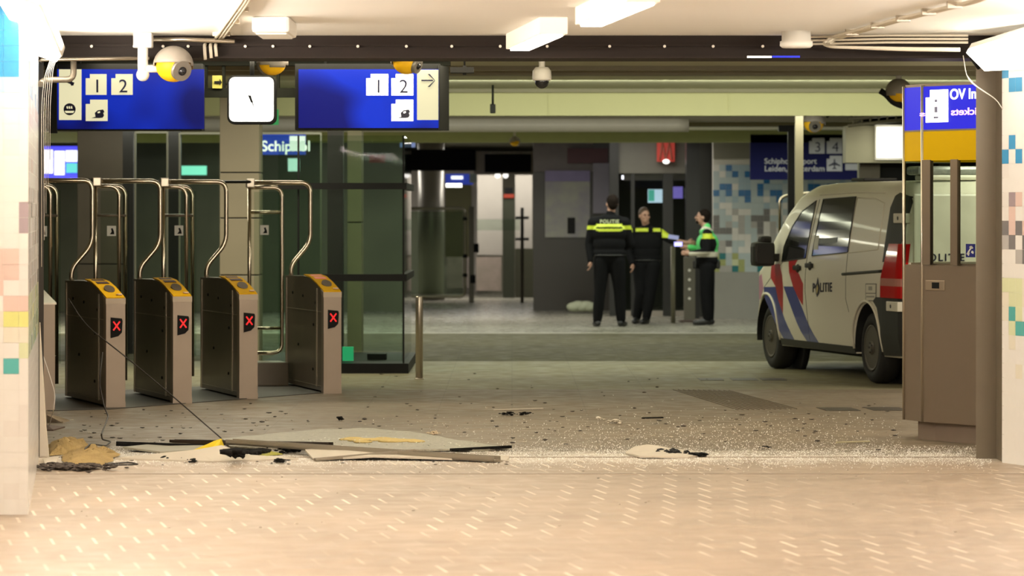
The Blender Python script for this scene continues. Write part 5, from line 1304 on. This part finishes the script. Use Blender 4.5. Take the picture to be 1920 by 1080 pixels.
for t, y, w_ in (('Schiphol Airport', 307, 98), ('Leiden, Rotterdam', 321, 112)):
    me = text_mesh(t, 1, depth=.0, bold=True); xs = [v.co.x for v in me.vertices]; k = w_*ds/FPX/(max(xs)-min(xs))
    for v in me.vertices: v.co *= k; 
    me.materials.append(M_pgrey); link('lettering', me, r_, facing((XW(1433, ds), ds-.012, ZW(y, ds))))
# posts
r_ = empty('tan_post', (XW(1498, 39.2), 39.2, 0)); tag(r_, 'tan steel post from floor to ceiling behind the van', 'post')
b = MB(); b.box((-.045, -.05, 0), (.045, .05, 2.96)); b.build('shaft', mat('post_tan', (.26, .23, .14), .4, var=.1), r_); b = MB(); b.box((-.06, -.06, 0), (.06, .06, .02)); b.build('base_plate', M_dark, r_)
r_ = empty('black_post', (XW(1484, 42.5), 42.5, 0)); tag(r_, 'dark steel post left of the tan post', 'post')
b = MB(); b.box((-.045, -.05, 0), (.045, .05, 2.68)); b.build('shaft', M_dark, r_); b = MB(); b.box((-.16, -.04, 2.60), (.10, .04, 2.68)); b.build('bracket', M_dark, r_)
# tube hoop behind the van front
tag(tubepx([(1462, 470), (1462, 372), (1478, 366), (1540, 360), (1540, 470)], 43, .018, .15).build('barrier_hoop', M_tube), 'thin steel barrier hoop behind the van windscreen', 'barrier')
# right block behind the van
struct(panel('wall_block', 1612, 165, 1790, 600, 43, mat('block_olive', (.10, .095, .06), .6, var=.3), .3))
struct(panel('wall_fascia', 1586, 236, 1800, 305, 41.5, mat('fascia_cream', (.50, .47, .33), .5, var=.05), .4))
r_ = empty('lit_sign_box'); tag(r_, 'bright white lit panel on the cream fascia left of the kiosk', 'sign'); panel('housing', 1641, 234, 1696, 300, 41.4, M_white, .1, parent=r_)
panel('lit_face', 1644, 238, 1694, 296, 41.28, mat('white_face', (.9, .9, .85), .4, emis=(1, .98, .85), estr=1.7), .02, parent=r_)
panel('dark_window', 1612, 306, 1760, 370, 42.0, M_black, .1, 'dark window band below the cream fascia', 'window')
panel('grey_curtain', 1612, 308, 1650, 345, 41.9, mat('curtain', (.15, .13, .10), .7, var=.4, vscale=3), .05, 'grey blind in the dark window behind the van roof', 'blind')
# pipes and hanging cables near the ceiling
M_pip = mat('pipe_dull', (.22, .20, .13), .5, metal=.3)
r_ = empty('pipe_cluster'); tag(r_, 'tangle of dull pipes and valves under the ceiling behind the van', 'pipes')
for pts, r0, m_ in (([(1513, 168), (1520, 185), (1545, 200), (1572, 208)], .03, M_dark), ([(1560, 168), (1575, 200), (1580, 216)], .035, M_pip), ([(1602, 170), (1596, 195), (1602, 216)], .04, M_dark),
                    ([(1530, 196), (1560, 202), (1600, 214)], .028, M_pip), ([(1525, 205), (1528, 220)], .03, M_dark), ([(1548, 205), (1556, 218)], .035, M_dark)):
    b = MB(); b.tube(arc([P(x, y, 40.5) for x, y in pts], .2), r0*1.2, n=10); b.build('pipe', m_, r_)
for x, y, r0 in ((1548, 182, .085), (1563, 188, .07), (1535, 178, .05)): b = MB(); b.sph(P(x, y, 40.4), r0); b.build('valve', M_dark if x != 1563 else M_pip, r_)
b = MB(); b.tube(arc([P(x, y, 33.5) for x, y in ((1650, 170), (1663, 178), (1672, 190), (1688, 198), (1705, 200))], .1), .03, n=10); tag(b.build('cable_loop', M_dark), 'thick dark cable loop under the ceiling by the kiosk', 'cable')
b = MB()
for x in range(1600, 1700, 16): b.cyl(P(x, 222-(x-1600)*.12, 41), P(x, 234-(x-1600)*.12, 41), .012, n=6)
b.tube([P(1590, 224, 41), P(1700, 212, 41)], .02, n=8); b.tube([P(1590, 236, 41), P(1700, 224, 41)], .02, n=8)
tag(b.build('cable_tray', M_pip), 'cable tray running above the cream fascia', 'cable tray')
# ================================================================ DEBRIS
rr = random.Random(77)
def sheet(name, pts, th, m, label, cat, bumpy=0.0, parent=None):
    """pts: (column, row, height) corners of a broken board, laid out on the floor with its real thickness"""
    V = [G(x, y, z) for x, y, z in pts]; b = MB(); bm = b.bm
    bot = [bm.verts.new(v) for v in V]; top = [bm.verts.new(v+Vector((0, 0, th))) for v in V]; n = len(V)
    bm.faces.new(top); bm.faces.new(list(reversed(bot)))
    for i in range(n): bm.faces.new((bot[i], bot[(i+1) % n], top[(i+1) % n], top[i]))
    bmesh.ops.triangulate(bm, faces=[f for f in bm.faces if len(f.verts) > 4])
    if bumpy:
        bmesh.ops.subdivide_edges(bm, edges=list(bm.edges), cuts=3, use_grid_fill=True)
        for v in bm.verts: v.co.z = max(.001, v.co.z+noise.noise(v.co*9)*bumpy)
    o = b.build(name, m, parent)
    return tag(o, label, cat) if label else o
M_board = mat('ceiling_board', (.56, .50, .41), .7, var=.12, bump=.2, bscale=30); M_prof = mat('metal_profile', (.30, .26, .20), .35, metal=.5, var=.2)
M_glassdeb = mat('crushed_glass_sheet', (.46, .43, .34), .4, var=.6, vscale=30, bump=1.0, bscale=90, col2=(.16, .145, .10))
M_charc = mat('charred', (.010, .009, .008), .85, spec=.15, var=.3, bump=.6, bscale=50)
# laminated pane lying behind the profile
sheet('crazed_glass', [(418, 826, .01), (500, 816, .02), (600, 808, .03), (700, 806, .03), (790, 815, .02), (860, 828, .02), (955, 842, .005), (900, 846, .005), (700, 846, .005), (430, 840, .005)], .012, M_glassdeb, 'large crazed sheet of safety glass lying behind the long metal profiles', 'broken glass', .008)
b = MB(); 
for k in range(16):
    p = G(650+k*9+rr.uniform(-6, 6), 826+rr.uniform(-4, 3), .03); b.sph(p, .03+.02*rr.random(), sc=(2.0, 1.5, .35), n=8)
tag(b.build('foam_scraps', mat('foam_yellow', (.66, .50, .20), .9, var=.3, bump=.8, bscale=60)), 'yellowish insulation scraps on the crazed glass sheet', 'insulation')
sheet('broken_board', [(572, 846, .03), (588, 864, .0), (700, 858, .02), (950, 866, .0), (955, 858, .0), (620, 842, .04)], .012, M_board, 'pale ceiling board lying under the long metal profiles', 'ceiling board')
sheet('broken_board', [(215, 862, .0), (400, 868, 0), (560, 862, 0), (470, 856, .02), (415, 838, .08), (370, 846, .06)], .012, M_board, 'long pale board sloping up to the yellow torn piece', 'ceiling board')
sheet('broken_board', [(230, 841, .02), (330, 831, .02), (400, 832, .02), (395, 845, .01), (300, 850, .0)], .012, mat('grey_board', (.34, .32, .25), .6, var=.2), 'grey-green board behind the torn yellow piece', 'board')
def bar(name, a, c, wd, ht, m, label, cat='metal profile'):
    A, B_ = G(*a), G(*c); v = (B_-A); L = v.length; q = v.to_track_quat('X', 'Z').to_matrix().to_4x4()
    b = MB(); b.box((0, -wd, 0), (L, wd, ht*.35)); b.box((0, -wd, 0), (L, -wd+.006, ht)); b.box((0, wd-.006, 0), (L, wd, ht)); 
    o = b.build(name, m, None, Matrix.Translation(A) @ q); return tag(o, label, cat)
bar('metal_profile', (323, 832, .02), (620, 838, .05), .03, .03, mat('profile_dark', (.05, .035, .025), .4, metal=.5), 'dark brown length of metal profile behind the yellow piece')
bar('metal_profile', (430, 833, .05), (932, 866, .005), .045, .035, M_prof, 'very long grey metal profile lying diagonally across the debris')
bar('metal_profile', (590, 865, .0), (780, 848, .04), .02, .02, M_prof, 'thin bent metal strip crossing under the long profile')
bar('metal_profile', (218, 836, .02), (400, 842, .0), .015, .03, M_charc, 'short black strip at the left end of the debris')
bar('metal_profile', (845, 846, .01), (958, 840, .015), .012, .018, M_charc, 'short dark bar sticking out at the right end of the debris')
sheet('plastic_piece', [(700, 850, .002), (760, 847, .012), (830, 855, .002), (760, 862, .0)], .01, M_charc, 'flat black piece under the long grey profile', 'plastic piece')
# yellow torn sheet with charred end
sheet('torn_sheet', [(362, 846, .03), (415, 824, .09), (420, 838, .06), (404, 852, .0), (396, 843, .03)], .008, mat('torn_yellow', (.80, .62, .03), .45, var=.1), 'torn bright yellow sheet on the left heap of debris', 'torn sheet', .006)
b = MB()
for k in range(90):
    a = rr.random()**1.3; p = G(412+a*70, 851-5*rr.random(), rr.uniform(.0, .10*(1-a)+.012))
    v = Vector((rr.uniform(.03, .12), rr.uniform(-.03, .03), rr.uniform(-.03, .008))); b.tube([p, p+v*.5+Vector((0, 0, .006)), p+v], .008+.012*rr.random(), n=5)
tag(b.build('charred_bundle', M_charc), 'charred black crumpled bundle beside the yellow torn sheet', 'debris')
sheet('torn_sheet', [(455, 846, .01), (485, 842, .03), (530, 852, .005), (490, 856, .0)], .005, mat('torn_olive', (.40, .38, .05), .6, var=.2), 'olive yellow torn scrap right of the charred bundle', 'torn sheet', .006)
def clump(name, px, py, w_, h_, n, m, label, cat='debris', flat=.5):
    b = MB()
    for k in range(n):
        p = G(px+rr.gauss(0, w_/3), py+rr.gauss(0, h_/6), 0); s = rr.uniform(.008, .022)*min(1.25, max(.6, w_/30))
        t = bmesh.new(); bmesh.ops.create_icosphere(t, subdivisions=1, radius=s)
        for v in t.verts: v.co *= rr.uniform(.6, 1.3)
        b.add(t, None, Matrix.Translation(p+Vector((0, 0, s*flat+rr.random()*.02))) @ Matrix.Rotation(rr.random()*6, 4, 'Z') @ Matrix.Diagonal((1.6, 1, flat, 1)))
    return tag(b.build(name, m), label, cat)
clump('charred_clump', 545, 847, 50, 14, 46, M_charc, 'black charred lump left of the pale board corner')
clump('charred_clump', 322, 862, 34, 8, 34, M_charc, 'small black scorched lump on the pale sloping board')
clump('charred_clump', 362, 868, 14, 4, 14, M_charc, 'tiny black lump in front of the pale sloping board')
clump('charred_clump', 526, 868, 26, 4, 18, M_charc, 'dark lump in front of the crumpled heap')
clump('charred_clump', 640, 789, 10, 2, 10, M_charc, 'small black cone of rubbish behind the glass sheet', flat=1.0)
clump('charred_clump', 952, 779, 26, 2, 16, M_charc, 'flat black scrap left of the thin pale strip'); clump('charred_clump', 984, 779, 22, 2, 14, M_charc, 'flat black scrap in the middle of the hall floor')
clump('paper_scrap', 1152, 794, 24, 5, 20, M_board, 'crumpled white scrap in the middle of the hall floor'); clump('paper_scrap', 1120, 788, 18, 2, 9, M_board, 'white scrap just left of the crumpled one')
clump('insulation_crumb', 812, 816, 22, 6, 20, mat('crumb_tan', (.48, .38, .26), .9), 'tan crumbs behind the right end of the glass sheet')
# glass wool at the left
def wool(name, pts, h_, m, label):
    V = [G(x, y) for x, y in pts]; cx = sum(v.x for v in V)/len(V); cy = sum(v.y for v in V)/len(V); bm = bmesh.new(); N = 7; rings = []
    for r_ in range(N):
        f = 1-r_/(N-.5); ring = []
        for i in range(len(V)*5):
            a = V[i//5]; c = V[(i//5+1) % len(V)]; p = a.lerp(c, (i % 5)/5); z = h_*(1-f**2.2)
            q = Vector((cx+(p.x-cx)*f, cy+(p.y-cy)*f, z)); q.z += max(0, noise.noise(q*14))*h_*.8*(1-f*.6)+.004; q.x += noise.noise(q*21)*.03; ring.append(bm.verts.new(q))
        rings.append(ring)
    n = len(rings[0])
    for A, B_ in zip(rings, rings[1:]):
        for k in range(n): bm.faces.new((A[k], A[(k+1) % n], B_[(k+1) % n], B_[k]))
    bm.faces.new(rings[-1]); bm.faces.new(list(reversed(rings[0])))
    b = MB(); b.bm.free(); b.bm = bm; return tag(b.build(name, m), label, 'insulation')
M_wool = mat('mineral_wool', (.42, .29, .11), 1.0, var=.5, vscale=9, bump=1.0, bscale=70, col2=(.24, .16, .06))
wool('mineral_wool', [(88, 838), (140, 832), (170, 838), (150, 852), (92, 856)], .07, M_wool, 'brown mineral wool lump against the left wall')
wool('mineral_wool', [(112, 858), (150, 845), (205, 846), (228, 854), (195, 873), (125, 874)], .055, M_wool, 'flat ochre mineral wool mat at the left end of the debris')
sheet('plywood_piece', [(88, 778, .06), (130, 790, .01), (118, 793, .0), (88, 792, .0)], .012, mat('ply_tan', (.36, .29, .20), .7, var=.2), 'tan plywood scrap leaning behind the left wall', 'board')
sheet('plywood_piece', [(86, 798, .03), (122, 802, .0), (100, 808, .0), (86, 808, .0)], .01, mat('ply_brown', (.10, .06, .04), .7, var=.2), 'dark brown scrap behind the left wall', 'board')
clump('soil_heap', 130, 880, 110, 14, 200, mat('soil_dark', (.05, .035, .025), .9, var=.3), 'scatter of dark gritty dirt at the foot of the left wall', 'dirt', .4)
sheet('plaster_lump', [(80, 862, 0), (110, 858, .02), (106, 870, 0), (84, 872, 0)], .01, M_board, 'pale plaster shard by the brown wool', 'plaster', .004)
# right board with black plastic
sheet('broken_board', [(1172, 852, .0), (1190, 840, .03), (1215, 836, .045), (1255, 843, .03), (1330, 853, .005), (1290, 860, .0), (1200, 858, .008)], .012, M_board, 'pale broken board lying alone in the middle of the threshold', 'ceiling board', .004)
clump('black_plastic', 1262, 855, 42, 5, 40, M_black, 'crushed black plastic part on the lone pale board', 'plastic part', .7)
clump('black_plastic', 1306, 857, 30, 3, 18, M_black, 'flat black plastic tail right of the crushed part', 'plastic part', .5)
clump('black_plastic', 1438, 843, 22, 2, 10, M_charc, 'small flat black scrap right of the lone board', 'debris', .3)
bar('dark_strip', (1204, 785, .0), (1243, 784, .0), .012, .01, M_charc, 'short straight black strip on the hall floor', 'strip')
bar('pale_strip', (925, 770, .0), (1018, 767, .005), .012, .01, M_board, 'long thin pale strip on the middle of the hall floor', 'strip')
bar('pale_strip', (1568, 831, .0), (1630, 829, .004), .012, .01, mat('strip_yellowish', (.6, .55, .35), .5), 'thin yellowish strip before the kiosk', 'strip')
# wires
M_wire = mat('wire_black', (.02, .015, .012), .5)
tag(cable('fallen_wire', [P(128, 560, 24.5), P(160, 610, 24.4), P(245, 676, 24.2), P(330, 748, 24), P(415, 822, 23.7)], .005, M_wire, 'x', rad=.4, n=6), 'straight dark wire slanting down in front of the gates to the yellow sheet', 'wire')
tag(cable('fallen_wire', [P(192, 660, 24.8), P(186, 720, 24.8), P(196, 765, 24.8), P(203, 780, 24.7), G(190, 815, .1), G(192, 824, .05), G(208, 828, .02), G(198, 836, .02), G(170, 832, .08), G(158, 842, .06), G(178, 862, .01), G(205, 872, .004), G(262, 871, .004), G(245, 867, .004), G(200, 870, .004)], .0055, M_wire, 'x', rad=.06, n=6), 'thin black wire curling down onto the ochre wool', 'wire')
tag(cable('fallen_wire', [P(72, 640, 23.2), P(92, 700, 23.2), P(104, 740, 23.2), P(100, 770, 23.2), G(92, 800, .0)], .003, mat('pale_wire', (.7, .66, .6), .4), 'x', rad=.1, n=6), 'thin pale wire hanging beside the end cabinet', 'wire')
# ---- fragments: individuals
def frag(seed, flat):
    r_ = random.Random(seed); t = bmesh.new(); bmesh.ops.create_icosphere(t, subdivisions=1, radius=1)
    for v in t.verts: v.co = Vector((v.co.x*r_.uniform(.7, 1.3), v.co.y*r_.uniform(.6, 1.2), (v.co.z+1)*flat*r_.uniform(.5, 1)))
    me = bpy.data.meshes.new('fragment'); t.to_mesh(me); t.free(); return me
def scatter(name, n, m, region, sizes, label, cat, group, flat=.25, dens=None):
    ms = [frag(k, flat) for k in range(6)]
    for q in ms: q.materials.append(m)
    k = 0
    while k < n:
        x = rr.uniform(region[0], region[2]); y = rr.uniform(region[1], region[3])
        if dens and rr.random() > dens(x, y): continue
        if 1410 < x < 1700 and y < 722: continue
        if x < 650 and y < 742+(650-x)*.06: continue
        if x > 1690 and y < 838: continue
        if x < 90: continue
        p = G(x, y); s = rr.uniform(*sizes)
        o = link(name, rr.choice(ms), None, Matrix.Translation(p) @ Matrix.Rotation(rr.random()*6.28, 4, 'Z') @ Matrix.Diagonal((s, s*rr.uniform(.5, 1), s, 1)))
        tag(o, label, cat, group); k += 1
dn = lambda x, y: .35+.65*max(0, 1-abs(y-800)/60)
scatter('dark_fragment', 210, mat('frag_dark', (.045, .032, .024), .7), (90, 700, 1700, 850), (.009, .026), 'small dark fragment scattered on the hall floor behind the threshold', 'debris', 'dark fragments on the hall floor', dens=dn)
scatter('dark_fragment', 62, MATS['frag_dark'], (190, 846, 960, 873), (.006, .018), 'small dark splinter lying among the fallen boards', 'debris', 'dark splinters among the boards')
scatter('dark_fragment', 20, MATS['frag_dark'], (120, 872, 1850, 905), (.005, .012), 'tiny dark crumb on the paving in front of the threshold', 'debris', 'dark crumbs on the front paving')
scatter('white_fragment', 90, M_board, (100, 745, 1700, 850), (.007, .02), 'small pale chip scattered on the hall floor', 'debris', 'pale chips on the hall floor', dens=dn)
scatter('white_fragment', 46, M_board, (120, 880, 1880, 1000), (.005, .014), 'tiny pale chip on the front paving', 'debris', 'pale chips on the front paving')
# glass splinters lying on the crazed sheet
b = MB()
for k in range(420):
    x = rr.uniform(480, 900); y = rr.uniform(812, 838)
    if y < 810+abs(x-680)*.09+4: continue
    p = G(x, y, .034); s_ = rr.uniform(.004, .011); a = rr.random()*6.28
    b.face([p+Vector((s_*math.cos(a+k_*2.1), s_*math.sin(a+k_*2.1), rr.uniform(0, .008))) for k_ in range(3)])
tag(b.build('glass_splinters', mat('splinter', (.80, .80, .70), .2, spec=.8), fix=False), 'fine glass splinters lying on the crazed safety glass', 'glass splinters', None, 'stuff')
# crumbled safety glass: nobody could count it
bm = bmesh.new()
def crumb(x, y, s):
    if x > 1690 and y < 836 or x < 76: return
    p = G(x, y); a = rr.random()*6.28
    vs = [bm.verts.new(p+Vector((s*math.cos(a+k*2.09), s*math.sin(a+k*2.09), 0))) for k in range(3)]; tp = bm.verts.new(p+Vector((0, 0, s*rr.uniform(.8, 1.5))))
    bm.faces.new(vs)
    for k in range(3): bm.faces.new((vs[k], vs[(k+1) % 3], tp))
for k in range(13000):
    x = rr.uniform(100, 1860); y = 855+rr.gauss(0, 10); crumb(x, y, rr.uniform(.0015, .0048))
for k in range(2600):
    x = min(1860, max(700, rr.gauss(1330, 260))); y = 822+rr.gauss(0, 22); crumb(x, y, rr.uniform(.0022, .005))
for k in range(900): crumb(rr.uniform(1600, 1860), 845+rr.gauss(0, 10), rr.uniform(.002, .005))
b = MB(); b.bm.free(); b.bm = bm
tag(b.build('glass_crumbs', mat('glass_crumb', (.93, .92, .88), .25, spec=.8), fix=False), 'crumbled safety glass strewn along the threshold', 'glass crumbs', None, 'stuff')
